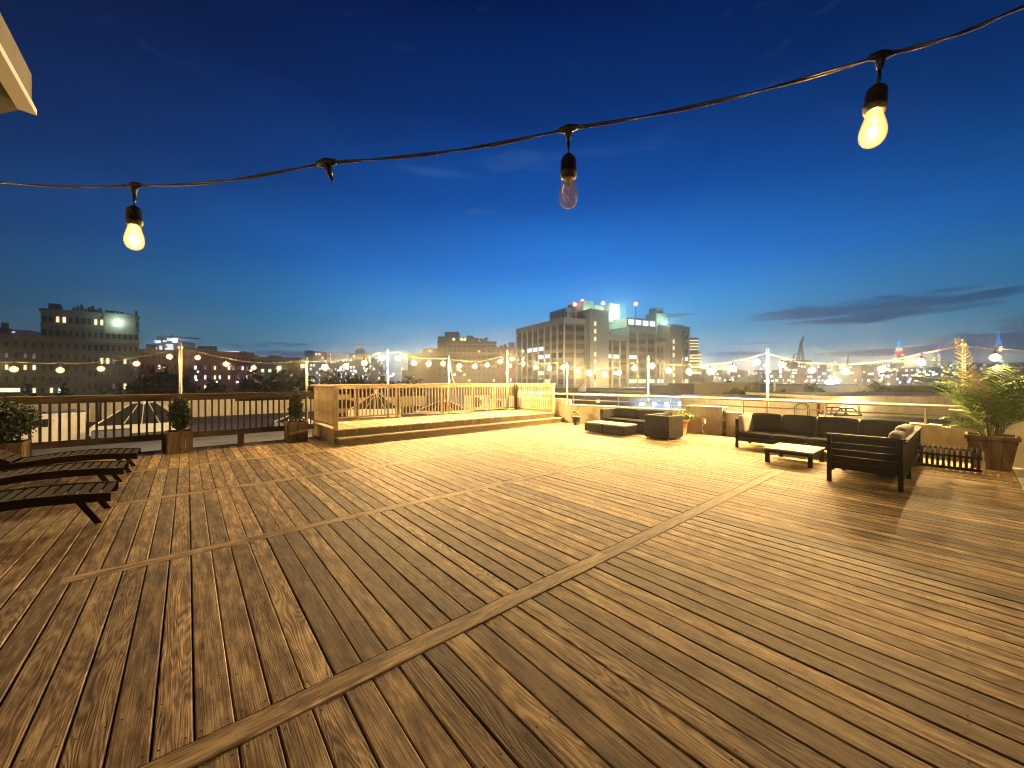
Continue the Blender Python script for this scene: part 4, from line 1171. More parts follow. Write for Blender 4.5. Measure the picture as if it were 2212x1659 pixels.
# arena with purple light arc
v, rz = facing(42, 215)
ar = thing('arena_roof', 'distant domed roof with a purple light arc and red lamps at the left', 'building', (v.x,v.y,GZ), rz)
s = 215/FPX
m = MB(); m.lathe([(0,(820-706)*s+15),(6,(820-708)*s+15),(9,(820-713)*s+15),(9.5,0)], n=24); m.build('dome', M['darkbrick'], ar, True)
m = MB(); m.tube([(-9.6+i*1.2,-9.4-.0*i,(820-714.5+.0*i)*s+15-abs(i-8)*.05) for i in range(17)], .3, 5); m.build('light_arc', emis('purple_tube',(.75,.45,1),2.6), ar)
for x in (-5,-3.4,-2,2):
    m = MB(); m.lathe([(0,.5),(.5,0),(0,-.5)], (x,-8,(820-708)*s+15.3), 8); m.build('red_lamp', M['red_em'], ar)
# tower under construction
T2 = 235; s = T2/FPX
v, rz = facing(322, T2)
tc_ = thing('construction_tower', 'tower under construction with cranes and bright work lights left of the fence pole', 'building', (v.x,v.y,GZ), rz)
mcity_b = city('glass_tower', (.02,.03,.09), (.8,.8,1), .72, (5,5.5), 1.6)
m = MB(); m.box(0,22*s,0,12,0,(820-741)*s+15); m.build('wall', mcity_b, tc_)
m = MB(); m.box(4*s,62*s,2,13,0,(820-731)*s+15); m.box(10*s,30*s,2,12,(820-731)*s+15.01,(820-724)*s+15); m.build('wall', mcity_b, tc_)
m = MB()
m.tube([(25*s,1,(820-731)*s+15),(25*s,1,(820-718)*s+15)], .5, 5); m.tube([(14*s,1,(820-721)*s+15),(38*s,1,(820-722)*s+15)], .45, 5)
m.build('crane', M['blackmetal'], tc_)
m = MB(); m.tube([(47*s,1,(820-731)*s+15),(48*s,1,(820-716)*s+15)], .5, 5); m.tube([(38*s,1,(820-721)*s+15),(106*s,1,(820-726)*s+15)], .42, 5); m.build('crane', M['blackmetal'], tc_)
for a, z, mt_, sz in ((20,733,'win_white',2.6),(35,732,'win_white',1.6),(57,731,'white_em',2.4),(52,728,'white_em',1.3),(42,740,'win_yel',1.8),(12,747,'win_white',2.2),(41,749,'win_white',2),(50,747,'win_white',1.4)):
    m = MB(); m.box(a*s-sz/2*1.3,a*s+sz/2*1.3,-.6,-.2,(820-z)*s+15-sz/3,(820-z)*s+15+sz/3); m.build('work_light', M[mt_], tc_)
# red brick block
def ex_brick(r, wd, ht, dep):
    rn = random.Random(4)
    for i, j in ((1,1),(3,1)): pass
LB = {}
rn = random.Random(21)
for i in range(24):
    for j in range(4):
        if j in (1,2) and rn.random() < .42: LB[(i,j)] = rn.choice(('win_white','win_warm','win_dim','win_dim','win_yel'))
LB[(13,3)] = 'win_yel'; LB[(14,3)] = 'win_dim'; LB[(16,2)]='win_white'; LB[(18,2)]='win_yel'
block('brick_building', 'long dark red brick apartment block behind the left fence', 290,548,758,88,14,'brick',24,4,LB, ybot=848, extras=roofbox((.38,.56,1.2,2,8), mt='brick'), wsz=(.4,.4))
# pale grey-green block
block('apartment_building', 'long grey-green apartment block with rooftop sheds behind the brick one', 425,650,771,112,14,'greygreen',14,4,{(9,1):'win_yel',(10,1):'win_white',(11,1):'win_dim',(12,0):'win_warm',(4,0):'win_dim',(6,0):'win_dim',(8,1):'win_yel',(13,1):'win_dim'}, ybot=845,
      extras=roofbox((.0,.22,1.6,2,8),(.34,.56,1.1,2,8),(.65,.8,1.1,2,8), mt='greygreen'), wsz=(.4,.38), seed=8)
block('apartment_building', 'narrow dark block with a few lit windows left of the stage', 623,668,788,80,10,'darkbrick',4,4,{(0,1):'win_yel',(3,0):'win_yel',(2,0):'win_dim',(1,2):'win_dim'}, ybot=850, wsz=(.4,.38), seed=9)
# billboard
v, rz = facing(427, 108); s = 108/FPX
bb = thing('billboard', 'dark green rooftop sign with dull letters beside the flood-lit sign', 'sign', (v.x,v.y,zat(760,108)-1.3), rz)
m = MB(); m.box(0,51*s*.8,0,.3,1.35,1.35+12*s); m.build('panel', mat('sign_green',(.03,.045,.03),.7), bb)
m = MB(); m.box(.5,.7,.1,.25,0,1.349); m.box(4.4,4.6,.1,.25,0,1.349); m.build('post', M['blackmetal'], bb)
cu = bpy.data.curves.new('letters','FONT'); cu.body = 'GO'; cu.size = 1.7; cu.extrude = .03
lt_ = bpy.data.objects.new('letters_curve', cu); COL.objects.link(lt_); bpy.context.view_layer.update()
lme = bpy.data.meshes.new_from_object(lt_.evaluated_get(bpy.context.evaluated_depsgraph_get())); bpy.data.objects.remove(lt_)
lo = bpy.data.objects.new('letters', lme); COL.objects.link(lo); lme.materials.clear(); lme.materials.append(mat('sign_letters',(.25,.3,.22),.7)); lo.parent = bb; lo.location = (.7,-.04,1.6); lo.rotation_euler = (R(90),0,0)
v, rz = facing(474, 108)
b2 = thing('billboard', 'low rooftop sign with a bright white lit top edge', 'sign', (v.x,v.y,zat(766,108)-1.3), rz)
m = MB(); m.box(0,43*s,0,.3,.2,1.35+7*s); m.build('panel', M['greygreen'], b2)
m = MB(); m.box(0,43*s,-.3,-.01,1.35+4*s,1.35+6*s); m.build('lamp_strip', emis('sign_strip',(1,.85,.65),2.2), b2)
# lit shop sign far left
v, rz = facing(-4, 40)
m = MB(); m.box(0,2.1,0,.15,0,.42); o = m.build('lit_sign', M['win_yel'], None, label='bright white lit sign just above the fence at the far left', cat='sign'); o.location = (v.x,v.y,zat(847,40)); o.rotation_euler = (0,0,rz)

# brown stepped building
T3 = 150
LD = {}
rn = random.Random(31)
for (i,j) in ((8,1),(17,2),(13,4),(17,5),(12,6),(14,5),(14,6),(16,5),(6,6),(3,5),(5,5),(11,6),(15,6),(2,6)): LD[(i,j)] = rn.choice(('win_warm','win_yel','win_white'))
def ex_brown(r, wd, ht, dep):
    s = wd/127
    m = MB(); m.box(0,26*s,1,dep,ht+.01,ht+14*s); m.build('upper_block', M['darkbrick'], r)
    m = MB(); m.box(-34*s,-.01,2,dep,0,ht-12*s); m.build('side_wing', M['darkbrick'], r)
    m = MB(); m.box(-67*s,-34*s-.01,3,dep,0,ht-20*s-.3); m.build('side_wing', M['darkbrick'], r)
    m = MB(); m.box(14*s,44*s,2,8,ht+.01,ht+25*s); m.build('roof_shed', M['darkbrick'], r)
    m = MB(); m.box(44*s,87*s,2,8,ht+.01,ht+12*s); m.box(62*s,76*s,2.2,7,ht+12*s+.01,ht+17*s); m.build('roof_shed', M['darkbrick'], r)
    for z in (1.5,20): 
        m = MB(); m.box(20*s,(1072-945)*s,-.3,-.01,ht-z*s-.6,ht-z*s-.1); m.build('cornice', M['tan'], r)
    for x in (33,50,57):
        m = MB(); m.box(x*s,x*s+.8,-.5,-.2,ht+.9,ht+1.5); m.build('terrace_lamp', M['warm_em'], r)
    m = MB(); leafball(m, (103*s,2,ht+1), 2.6,1.6,1.3, 300,.4,0,6); m.build('roof_tree', M['leaf_dark'], r)
block('brown_building', 'dark brown stepped brick building with rooftop sheds behind the middle of the stage', 945,1072,740,T3,20,'darkbrick',12,7,LD, ybot=828, extras=ex_brown, wsz=(.4,.4))
block('apartment_building', 'small reddish block squeezed between the brown and the grey buildings', 1072,1116,752,190,10,'brick',5,5,{(1,1):'win_warm',(3,2):'win_yel',(2,3):'win_white',(4,1):'win_warm',(3,4):'win_white'}, ybot=828, extras=roofbox((.35,.5,2,2,5),(.6,.9,3,2,5), mt='brick'), seed=12)

# ---------- the big grey loft building
TB = 150
cn_lat = (1218-CX)/FPX*TB
axr = Vector((.889,.458)); axl = Vector((-.458,.889))
def w2(lat, dep): return Vector((FX*dep+FY*lat, FY*dep-FX*lat, 0))
org = w2(cn_lat, TB)
ang = math.atan2((w2(*axr)).y, (w2(*axr)).x)
lf = thing('loft_building', 'huge grey concrete loft building with a green flood-lit crown', 'building', (org.x,org.y,GZ), ang)
HT = zat(685,TB)-GZ
# local: x along the right face, y to the back along the left face
LW, LD_ = 72.5, 39.5
def facx(px):   # local x on the right face for a bearing
    r = (px-CX)/FPX
    return (cn_lat-r*TB)/(r*axr.y-axr.x)
def facy(px):
    r = (px-CX)/FPX
    return (cn_lat-r*TB)/(r*axl.y-axl.x)
def zf(py, x): return zat(py, TB+axr.y*x)-GZ
xa, xb = facx(1266), facx(1306)      # first stair shaft
xc, xd = facx(1356), facx(1417)      # setback centre piece
xe, xf = facx(1419), facx(1466)      # second shaft
rows = 11; fh = HT/rows
segs = [(0,xa,HT),(xb,xc,zf(722,xb)),(xc,xd,zf(706,xc)),(xd,facx(1452),zf(737,xd)),(facx(1466),LW,zf(704,LW*.9))]
m = MB()
m.box(0,LW,.6,LD_*.5,0,zf(737,xd)); m.box(0,xa+.5,.6,LD_,0,HT-.3)
m.box(xb,xc,.6,20,0,segs[1][2]-.3); m.box(xc,xd,.6,18,0,segs[2][2]-.3); m.box(facx(1466),LW,.6,22,0,segs[4][2]-.3)
m.box(-.0+.6,xa,.6,LD_,0,HT-.3)
m = MB(); m.prism([(.6,.6),(LW-.2,.6),(LW-.2,LD_*.5),(xa,LD_*.5),(xa,LD_),(.6,LD_)],0,zf(738,xd))
m.prism([(.6,.6),(xa-.01,.6),(xa-.01,LD_),(.6,LD_)], zf(738,xd)+.002, HT-.3)
m.box(xb,xc-.01,.6,20,zf(738,xd)+.002,segs[1][2]-.3); m.box(xc,xd-.01,.62,18,zf(738,xd)+.002,segs[2][2]-.3); m.box(facx(1466),LW-.2,.6,22,zf(738,xd)+.002,segs[4][2]-.3)
m.build('wall', M['loftbay'], lf)
m = MB()   # concrete frame: piers, parapet bands
def frame_x(x0, x1, n, ht):
    for i in range(n+1):
        xx = x0+(x1-x0)*i/n; m.box(xx-.28,xx+.28,0,.61,0,ht-2.2)
    m.box(x0-.28,x1+.28,-.15,.9,ht-2.2,ht)
frame_x(.28,xa-.3,2,HT); frame_x(xb+.3,xc,3,segs[1][2]); frame_x(xc+.62,xd,3,segs[2][2]); frame_x(xd+.62,facx(1452),4,segs[3][2]); frame_x(facx(1468)+.2,LW-.3,2,segs[4][2])
ny = 8
for i in range(1,ny+1):
    yy = LD_*i/ny; m.box(0,.61,yy-.25,yy+.25,0,HT-2.2)
m.box(-.15,.9,.91,LD_,HT-2.2,HT)
m.build('concrete_frame', M['loft'], lf)
m = MB(); m.box(xa,xb,-2.5,6,0,zf(669,xa)); m.build('stair_shaft', M['loft'], lf)
m = MB(); m.box(facx(1438),xf,-2.2,5,0,zf(699,xe)); m.build('stair_shaft', M['loft'], lf)
m = MB(); m.box(facx(1428)+6,facx(1452)+6,8,15,segs[3][2],zf(676,xe)+2); m.box(facx(1432)+6,facx(1447)+6,9,14,zf(676,xe)+2.01,zf(670,xe)+3.6); m.build('water_tower_house', M['floodwall'], lf)
m = MB(); m.box(facx(1300),facx(1322),12,24,segs[1][2]-1,zf(659,xb)+4); m.build('bulkhead', M['floodwall'], lf)
m = MB(); m.box(facx(1322)+.01,facx(1350),11,22,segs[1][2]-1,zf(668,xb)+4.0); m.build('bulkhead', M['floodwall'], lf)
m = MB(); m.box(facx(1333)+4,facx(1348)+6,9,10.99,segs[2][2]+3.2,zf(660,xc)+2.5); m.build('bulkhead', M['floodwall'], lf)
m = MB(); m.box(facx(1252),xa-1,9,22,HT,zf(674,xa)+3); m.build('bulkhead', M['floodwall'], lf)
m = MB(); m.box(xc+.0,xd+.3,.4,12,segs[2][2]+.01,segs[2][2]+4.3); m.build('penthouse', M['loft'], lf)
for i in range(4):
    xx = xc+.6+i*(xd-xc)/4; inst('window', win_mesh((xd-xc)/4-1,2.2,'win_white'), lf, (xx+(xd-xc)/8-.3,.39,segs[2][2]+2.3))
for k in range(4):
    m = MB(); m.cyl((-0+1+k*1.7,2,HT),(1+k*1.7,2,HT+2.6),.22,n=6); m.build('roof_vent', M['blackmetal'], lf)
# aviation lights on masts
for px, py, yy in ((1269,655,16),(1287,648,16),(1331,653,14),(1397,655,10)):
    tt = TB+axr.y*facx(px)+yy*.889; xx = facx(px)+yy*.35; zt = zat(py,tt)-GZ
    m = MB(); m.cyl((xx,yy,HT-6),(xx,yy,zt-.3),.22 if px<1390 else .5,.12,6); m.build('mast', M['blackmetal'], lf)
    m = MB(); m.lathe([(0,.9),(.6,.6),(.9,0),(.6,-.6),(0,-.9)], (xx,yy,zt), 10); m.build('aviation_lamp', M['red_em'], lf)
# flood lights on the crown
for x, y, z, p in ((facx(1318)+1,7,segs[1][2]+5.5,4600),(facx(1345)+3,7.5,segs[2][2]+7,4200),(facx(1290),9,HT+4,3000),(facx(1428)+8,5,segs[3][2]+9,2600)):
    m = MB(); m.lathe([(0,.5),(.5,0),(0,-.5)], (x,y,z), 8); m.build('flood_light', M['white_em'], lf)
    light('flood', (x,y-1.0,z), p, (.62,1,.78), .4, lf)
# windows of the loft: lit ones where the photo shows them, a dark glazed bay otherwise
bays = []
for (x0,x1,n,ht) in ((.28,xa-.3,2,HT),(xb+.3,xc,3,segs[1][2]),(xc+.62,xd,3,segs[2][2]),(xd+.62,facx(1452),4,segs[3][2]),(facx(1468)+.2,LW-.3,2,segs[4][2])):
    for i in range(n): bays.append((x0+(x1-x0)*(i+.5)/n, (x1-x0)/n-.9, ht))
cnt = 0; rest = MB()
def rowz(j): return HT-2.4-fh*(j+.5)*.94
LIT = {2:[(2,1,'win_white'),(3,1,'win_white')],3:[]}
litmap = {(2,3):'win_white',(3,3):'win_white',(5,3):'win_white',(12,3):'win_white',(13,3):'win_white',(3,5):'win_blue'}
for i in (5,6,7,8,9,10,11,12,13):
    litmap[(i,6)] = 'win_yel'; litmap[(i,7)] = 'win_yel' if i in (5,6,7,9,12,13) else 'win_warm'
for i in (4,5,6,7,8,9,10): litmap[(i,9)] = 'win_white'
litmap[(3,10)] = 'win_yel'
for i, (xc_, bw, ht) in enumerate(bays):
    for j in range(rows):
        z = rowz(j)
        if z+fh*.3 > ht-2.2: continue
        mt_ = litmap.get((i,j))
        if mt_ or cnt < 62:
            if mt_ is None and j % 2: 
                rest.box(xc_-bw/2, xc_+bw/2, .45,.58, z-fh*.26, z+fh*.26); continue
            if mt_ is None: cnt += 1
            inst('window', win_mesh(bw, fh*(.42 if mt_ else .52), mt_ or 'glassdark'), lf, (xc_,.59,z))
        else: rest.box(xc_-bw/2, xc_+bw/2, .45,.58, z-fh*.26, z+fh*.26)
m2 = {}
for (i,j,mt_) in ((5,2,'win_white'),(4,2,'win_white'),(3,2,'win_white'),(3,3,'win_white'),(2,3,'win_blue'),(3,5,'win_warm'),(2,5,'win_dim'),(1,5,'win_dim'),(1,6,'win_dim'),(2,6,'win_warm'),(5,9,'win_white'),(4,9,'win_dim'),(7,10,'win_yel'),(6,10,'win_yel'),(5,10,'win_yel')): m2[(i,j)] = mt_
for i in range(ny):
    for j in range(rows):
        z = rowz(j); yc_ = LD_*(i+.5)/ny; hw = LD_/ny/2-.4
        mt_ = m2.get((i,j))
        if mt_:
            mm = MB(); mm.box(.3,.42,yc_-hw,yc_+hw,z-fh*.22,z+fh*.22); mm.build('window', M[mt_], lf)
        else: rest.box(.45,.58,yc_-hw,yc_+hw,z-fh*.26,z+fh*.26)
o = rest.build('window', M['glassdark'], lf); o['kind'] = 'stuff'
for (xx, y0_) in (((xa+xb)/2-2.2,-2.5),(facx(1438)+2.5,-2.2)):
    for j in range(13 if xx < 20 else 11):
        z = (zf(700,xa) if xx < 20 else zf(737,xe))-j*3.05
        if z < 8: break
        inst('window', win_mesh(.85,1.7,'win_yel' if j % 4 != 3 else 'win_dim'), lf, (xx,y0_-.01,z))
# curved glass tower beside it
T4 = 205
v, rz = facing(1493, T4)
ctw = thing('rounded_tower', 'round-cornered building with bright white floor bands at the right end of the loft building', 'building', (v.x,v.y,GZ), rz)
s = T4/FPX
m = MB(); m.lathe([(4.6,0),(4.6,zat(762,T4)-GZ),(3.6,zat(762,T4)-GZ+.1),(3.6,zat(731,T4)-GZ),(0,zat(730,T4)-GZ)], n=24); m.build('wall', M['darkbrick'], ctw, True)
for k in range(12):
    zc = zat(737+k*6.3,T4)-GZ
    if zc < 15: break
    r_ = 3.68 if 737+k*6.3 < 760 else 4.68
    m = MB(); m.lathe([(r_,-.33),(r_,.33)], (0,0,zc), 24); m.build('window_band', M['win_yel'] if k in (0,2,6) else M['win_warm' if k % 2 else 'win_dim'], ctw, True)

# low roofs between the deck and the loft
def lowroof(name, label, px0, px1, py, t, dep, mt_):
    v, rz = facing(px0, t); wd = (px1-px0)/FPX*t; z = zat(py,t)
    r = thing(name, label, 'roof', (v.x,v.y,GZ), rz)
    m = MB(); m.box(0,wd,0,dep,0,z-GZ); m.build('wall', M[mt_], r)
    m = MB(); m.box(-.1,wd+.1,-.1,.2,z-GZ+.001,z-GZ+.25); m.build('coping', M['bluer'], r)
    return r, wd, z-GZ
r_, wd, zz = lowroof('warehouse_roof', 'blue-grey flat warehouse roof below the loft building', 1195,1500,862,46,22,'bluer')
for k, x in enumerate((1385,1412,1438,1468)):
    m = MB(); xx = (x-1195)/FPX*46; m.box(xx-.22,xx+.22,-.35,-.11,zz-.75,zz-.35); m.build('flood_light', M['white_em'], r_)
    light('flood', (xx,-.7,zz-.6), 120, (.75,.92,1), .15, r_)
m = MB(); m.box((1288-1195)/FPX*46,(1294-1195)/FPX*46,-.35,-.11,zz-.35,zz-.1); m.build('wall_lamp', M['warm_em'], r_)
lowroof('warehouse_roof', 'long blue-grey roof strip at the foot of the loft building', 1190,1480,842,85,20,'bluer')
v, rz = facing(1252,70)
hs = thing('roof_hut', 'small white gabled hut on the warehouse roofs', 'shed', (v.x,v.y,zat(846,70)), rz)
m = MB(); ext(m, [(0,0),(1.2,0),(1.2,.8),(1.0,1.5),(.2,1.0),(0,.7)], 0,1.5); m.build('wall', M['white'], hs)
lowroof('low_building', 'dark hip-roofed building right of the loft building', 1445,1545,834,75,12,'darkbrick')
lowroof('low_building', 'dark wide low building above the pale wall, left part', 1500,1640,829,60,10,'darkbrick')
lowroof('low_building', 'brown wide low building above the pale wall, middle part', 1642,1850,833,58,10,'tan')
lowroof('low_building', 'brown wide low building above the pale wall, right part near the palm', 1852,2150,836,58,10,'darkbrick')
v, rz = facing(1673,50)
m = MB(); m.tube([(0,0,0),(0,0,2.0),(-.2,0,2.2)], .12, 8); o = m.build('vent_pipe', M['cream'], None, label='pale curved vent pipe beside the pole behind the charcoal sofa', cat='vent pipe'); o.location = (v.x,v.y,zat(851,50)); o.rotation_euler = (0,0,rz)
v, rz = facing(1793,62)
fl = thing('street_flood_lamp', 'very bright bluish-white floodlight above the pale wall', 'lamp', (v.x,v.y,zat(829,62)), rz)
m = MB(); m.cyl((0,0,-6),(0,0,0),.1,n=8); m.build('mast', M['blackmetal'], fl)
m = MB(); m.lathe([(0,.55),(.45,.4),(.7,0),(.45,-.4),(0,-.55)], (0,0,.2), 14); m.build('lens', emis('bright_cool',(.7,.93,1),14), fl)
light('flood', (0,-1,.2), 500, (.75,.95,1), .3, fl)

# ---------- skyline
MC = [city('city_warm', (.035,.032,.034), (1,.66,.34), .80, (2.1,2.6), 1.6), city('city_white', (.03,.034,.04), (.85,.92,1), .84, (2.4,2.8), 1.6),
      city('city_dense', (.035,.035,.04), (1,.8,.5), .68, (2.0,2.4), 1.5), city('city_dark', (.028,.028,.033), (1,.66,.36), .92, (2.4,2.8), 1.5)]
def sky_tower(px, w_, yt, t, mt_, label, group=None, dep=10, top=None, name='skyline_tower'):
    t = 130+.35*t; v, rz = facing(px-w_/2, t); wd = w_/FPX*t; h_ = zat(yt,t)-GZ
    m = MB(); m.box(0,wd,0,dep,0,h_)
    if top == 'step': m.box(wd*.2,wd*.8,1,dep-1,h_+.001,h_+wd*.5)
    if top == 'dome': m.lathe([(wd*.33,h_),(wd*.31,h_+wd*.22),(wd*.2,h_+wd*.38),(0,h_+wd*.45)], (wd/2,dep/2,0), 14)
    o = m.build(name, mt_, None, label=label, cat='building', group=group); o.location = (v.x,v.y,GZ); o.rotation_euler = (0,0,rz)
    return o
sky_tower(667, 18, 757, 420, mat('dark_tower',(.05,.035,.05),.8), 'dark thin square tower rising behind the short fence pole', None, 8)
sky_tower(690, 46, 783, 330, MC[2], 'broad sloped block of lit flats right of the short fence pole', None, 10, 'step')
sky_tower(739, 26, 779, 430, MC[2], 'short lit slab with a bright reddish top line left of the domed tower')
sky_tower(771, 34, 764, 400, MC[0], 'domed dark apartment tower full of small lit windows', None, 12, 'dome')
sky_tower(807, 22, 784, 430, MC[1], 'stepped white-lit block right of the domed tower', None, 10, 'step')
rn = random.Random(5)
for k in range(16):
    px = rn.uniform(600,935) if k < 12 else rn.uniform(1000,1110)
    sky_tower(px, rn.uniform(12,30), rn.uniform(796,812), rn.uniform(280,420), rn.choice(MC), 'low distant block with scattered lit windows on the skyline left of the loft building', 'low distant blocks left of the loft building')
for k in range(44):
    px = 1505+k*13.6+rn.uniform(-6,6)
    yt = rn.uniform(784,812) if px > 1680 else rn.uniform(796,814)
    sky_tower(px, rn.uniform(10,26), yt, rn.uniform(330,460), rn.choice(MC[:3] if px > 1660 else MC), 'low distant block with scattered lit windows on the skyline right of the loft building', 'low distant blocks right of the loft building')
for k in range(8):
    px = 2070+k*22+rn.uniform(-5,5)
    sky_tower(px, rn.uniform(16,26), rn.uniform(775,800), rn.uniform(330,460), rn.choice(MC), 'distant block with lit windows on the skyline behind the palm', 'distant blocks behind the palm')
sky_tower(1732, 44, 778, 400, MC[2], 'brightly lit half-built block under the harbour crane', None, 10)
# tall lattice crane
v, rz = facing(1728, 270); s = 270/FPX
cr = thing('harbour_crane', 'dark lattice crane leaning up against the dusk sky at the right', 'crane', (v.x,v.y,zat(779,270)), rz)
m = MB()
for dx in (-8,-2,5,9): m.tube([(dx*s,0,0),((2+dx*.25)*s,0,34*s)], .35, 5)
for k in range(5): m.tube([(-7*s+k*1.3*s,0,k*5*s),(8*s-k*1.0*s,0,(k+1)*5*s)], .25, 4)
m.build('tower', M['blackmetal'], cr)
m = MB(); m.tube([(2*s,0,32*s),(4*s,0,42*s),(8*s,0,54*s)], [1.1,.8,.3], 6); m.build('jib', M['blackmetal'], cr)
m = MB(); m.tube([(-14*s,0,4*s),(-12*s,0,14*s),(-6*s,0,16*s)], .5, 5); m.build('counter_jib', M['blackmetal'], cr)
v, rz = facing(1828, 270)
m = MB(); m.tube([(0,0,0),(1,0,7),(1.6,0,11)], [.7,.5,.25], 6); o = m.build('harbour_crane', M['blackmetal'], None, label='faint small dark crane mast right of the lattice crane', cat='crane'); o.location = (v.x,v.y,zat(800,270)); o.rotation_euler = (0,0,rz)
# colour-lit towers
def spire(px, t, segs_, label, body=None):
    t = 130+.35*t; ang = math.atan((px-CX)/FPX); v, rz = facing(px, t, -ang); s = t/FPX*math.cos(ang)
    r = thing('skyscraper', label, 'skyscraper', (v.x,v.y,GZ), rz)
    for k, (y0, y1, wa, wb, mt_, nm) in enumerate(segs_):
        m = MB(); z0 = zat(y0,t)-GZ; z1 = zat(y1,t)-GZ; a = wa/2*s; c = wb/2*s; a *= .9; c *= .9
        m._add([(-a,-a,z0),(a,-a,z0),(a,a,z0),(-a,a,z0),(-c,-c,z1),(c,-c,z1),(c,c,z1),(-c,c,z1)], [(0,3,2,1),(4,5,6,7),(0,1,5,4),(1,2,6,5),(2,3,7,6),(3,0,4,7)])
        m.build(nm, mt_, r)
    return r
blu = emis('blue_flood',(.03,.22,1),1.6); cyn = emis('cyan_flood',(.03,.55,1),1.5); redf = emis('red_flood',(1,.05,.05),1.4); wht = emis('white_flood',(1,.92,.8),1.3); vio = emis('violet_flood',(.35,.15,1),1.4)
spire(1942, 470, [(845,766.2,26,24,MC[2],'wall'),(766,759,19,18,redf,'red_band'),(758.9,752,17,15,wht,'white_band'),(751.9,737,9,6,cyn,'blue_shaft'),(736.9,722,5,1.5,blu,'blue_spire')], 'tallest skyscraper at the right with a blue spire over white and red bands')
spire(2157, 440, [(845,772,30,22,MC[1],'wall'),(771.9,745,18,16,MC[2],'wall'),(744.9,733,15,8,blu,'blue_crown'),(732.9,716,5,2.5,blu,'blue_spire')], 'skyscraper with a blue crown and spire behind the palm')
spire(2028, 450, [(845,766,9,8,wht,'lit_wall'),(765.9,748,5,3,vio,'violet_spire')], 'slim white-lit tower with a violet tip left of the palm')
spire(1996, 450, [(845,772,12,10,MC[0],'wall'),(771.9,756,3.5,2,vio,'violet_spire')], 'dim tower with a thin violet spire next to the last bulb before the palm')
spire(1862, 440, [(845,793,6,6,MC[0],'wall'),(792.9,781,4,4,wht,'lit_shaft')], 'thin tower with a white lit shaft in the middle of the right skyline')
# small street and harbour lamps far off
lm = MB(); lm.lathe([(0,.5),(.35,.35),(.5,0),(.35,-.35),(0,-.5)], n=8)
lmes = [lm.mesh('lamp', M['white_em']), lm.mesh('lamp', M['warm_em']), lm.mesh('lamp', emis('blue_lamp',(.4,.75,1),5))]
spots = []
for k in range(60): spots.append((rn.uniform(1870,2075), rn.gauss(806,7), 2 if rn.random() < .35 else rn.choice((0,1))))
for k in range(26): spots.append((rn.uniform(1640,1870), rn.choice((rn.gauss(800,8), 823+rn.uniform(-1.5,1.5))), rn.choice((0,1,1))))
for k in range(16): spots.append((rn.uniform(1500,1660), rn.uniform(800,822), rn.choice((0,1,1))))
for k in range(24): spots.append((rn.uniform(690,935), rn.uniform(795,818), rn.choice((0,1,0))))
for k in range(14): spots.append((rn.uniform(300,640), rn.uniform(800,826), rn.choice((0,1,0))))
for px, py, kk in spots:
    py = min(py, 826)
    tt = rn.uniform(200,300) if py < 818 else rn.uniform(64,78)
    if px < 640: tt = 84
    elif px < 935: tt = rn.uniform(150,260)
    v = W(px, py, tt); sc_ = tt/300*rn.uniform(.8,1.6)
    o = bpy.data.objects.new('street_or_fill_lamp', lmes[kk]); COL.objects.link(o); o.location = v; o.scale = (sc_,)*3
    side = 'left of the loft building' if px < 1115 else 'right of the loft building'
    tag(o, 'tiny distant lamp dot among the city lights '+side, 'lamp', 'tiny distant lamps '+side)
    o['group'] = 'tiny distant lamps '+side
# trees below the skyline
def tree(px, t, ytop, w_, label, seed, grp):
    v, rz = facing(px, t); s = t/FPX; zt = zat(ytop,t); rx = w_/2*s
    r = thing('tree', label, 'tree', (v.x,v.y,GZ), rz, grp)
    hz = zt-GZ
    m = MB(); leafball(m, (0,0,hz*.62), rx*1.05, rx*.85, hz*.36, 5200, .6*rx/4+.16, .12, seed, .1); m.build('crown', M['leaf_dark'], r)
    m = MB(); m.cyl((0,0,0),(0,0,hz*.5),.4,.25,8)
    for i in range(4):
        a = i*1.7; m.cyl((0,0,hz*.4),(rx*.5*math.cos(a),rx*.4*math.sin(a),hz*.7),.2,.08,6)
    m.build('trunk', M['bark'], r)
for i, (px, t_, yt, w_) in enumerate(((300,50,806,70),(352,48,800,80),(395,52,815,60),(555,60,812,80),(610,62,808,80),(655,58,818,60),(715,70,815,70),(770,75,818,70),(830,75,817,70),(890,72,820,60),(60,40,835,60),(140,42,842,50),
                                       (470,58,832,70),(235,44,838,60))):
    tree(px, t_, yt, w_, ['dark round tree behind the left fence, just left of the fence pole','largest dark tree behind the left fence, at the fence pole','dark tree just right of the fence pole','dark tree below the grey-green block','bushy dark tree below the grey-green block, left of the stage',
        'dark tree behind the left end of the stage','dark tree behind the first stretch of stage railing','low dark tree under the domed tower','low dark tree behind the first stage pole','low dark tree left of the brown building','dark treetop at the far left above the fence','low dark treetop under the lit windows at the left','low dark treetop in front of the brick block','low dark treetop beneath the stepped apartment block'][i], 40+i, 'dark trees beyond the fence')
for i, px in enumerate(range(1600,2100,72)):
    tree(px+rn.uniform(-10,10), 40, 846+rn.uniform(-2,4), 84, 'one of the low dark treetops in the row above the pale wall', 70+i, 'low treetops above the pale wall')

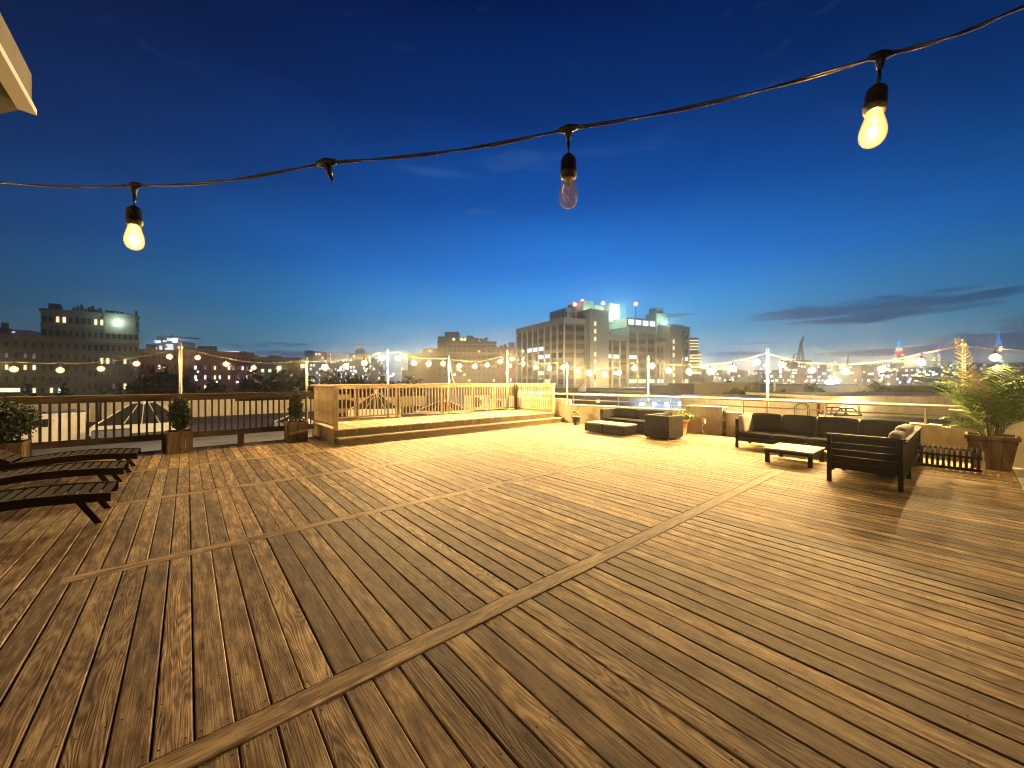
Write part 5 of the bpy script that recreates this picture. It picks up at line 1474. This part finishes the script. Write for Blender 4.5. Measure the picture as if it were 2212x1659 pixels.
# unseen fill lamps added below the roofs to brighten the facades
for k, (px, t_, p) in enumerate(((1240,112,26000),(1340,122,26000),(1440,130,26000),(1140,118,16000),(980,120,5000),(450,70,700),(120,42,220),(230,48,300),(600,92,1500),(1700,50,900))):
    v = W(px, HY, t_)
    r = thing('street_or_fill_lamp', ['fill lamp added below the left corner of the loft building','fill lamp added below the middle of the loft building','fill lamp added below the right part of the loft building','fill lamp added at the foot of the small reddish block','fill lamp added at the foot of the brown building','fill lamp added at the foot of the brick block',
        'fill lamp added at the foot of the tan wing','fill lamp added at the foot of the stepped apartment block','fill lamp added at the foot of the grey-green block','fill lamp added behind the pale wall'][k], 'lamp', (v.x,v.y,GZ), 0, 'added fill lamps below the roofs')
    hgt = 9 if k != 9 else 9
    m = MB(); m.cyl((0,0,0),(0,0,hgt),.1,.07,8); m.build('pole', M['blackmetal'], r)
    m = MB(); m.lathe([(0,.25),(.3,.1),(.3,-.1),(0,-.2)], (0,0,hgt+.2), 10); m.build('head', M['warm_em'], r)
    light('lamp', (0,0,hgt-.5), p, (1,.9,.68), .3, r)

# ======================= ADDED GLOW HAZE =======================
HAZE = 0.0021  # scattering air added to give the lamps a halo
if HAZE:
    m = MB(); m.box(-320,500,-90,470,-17,75)
    t = NT('glow_haze_air')
    vol = t.n('ShaderNodeVolumePrincipled', {'Color':(.9,.92,1,1),'Density':HAZE,'Anisotropy':.95})
    t.n('ShaderNodeOutputMaterial', {'Volume':vol.outputs[0]})
    o = m.build('haze', t.mat); o['kind'] = 'stuff'; o['label'] = 'thin added lamp-glow haze over the whole city'

# ======================= RENDER =======================
vs_ = SC.view_settings; SC.display_settings.display_device = 'sRGB'
vs_.view_transform = 'Standard'; vs_.look = 'None'; vs_.exposure = 0; vs_.gamma = 1
cy = SC.cycles
cy.use_denoising = True; cy.filter_width = 1.1
try: cy.denoiser = 'OPENIMAGEDENOISE'
except Exception: pass
cy.max_bounces = 6; cy.diffuse_bounces = 3; cy.glossy_bounces = 3; cy.transparent_max_bounces = 12; cy.volume_bounces = 0
cy.sample_clamp_indirect = 3; cy.use_light_tree = True
cy.caustics_reflective = False; cy.caustics_refractive = False
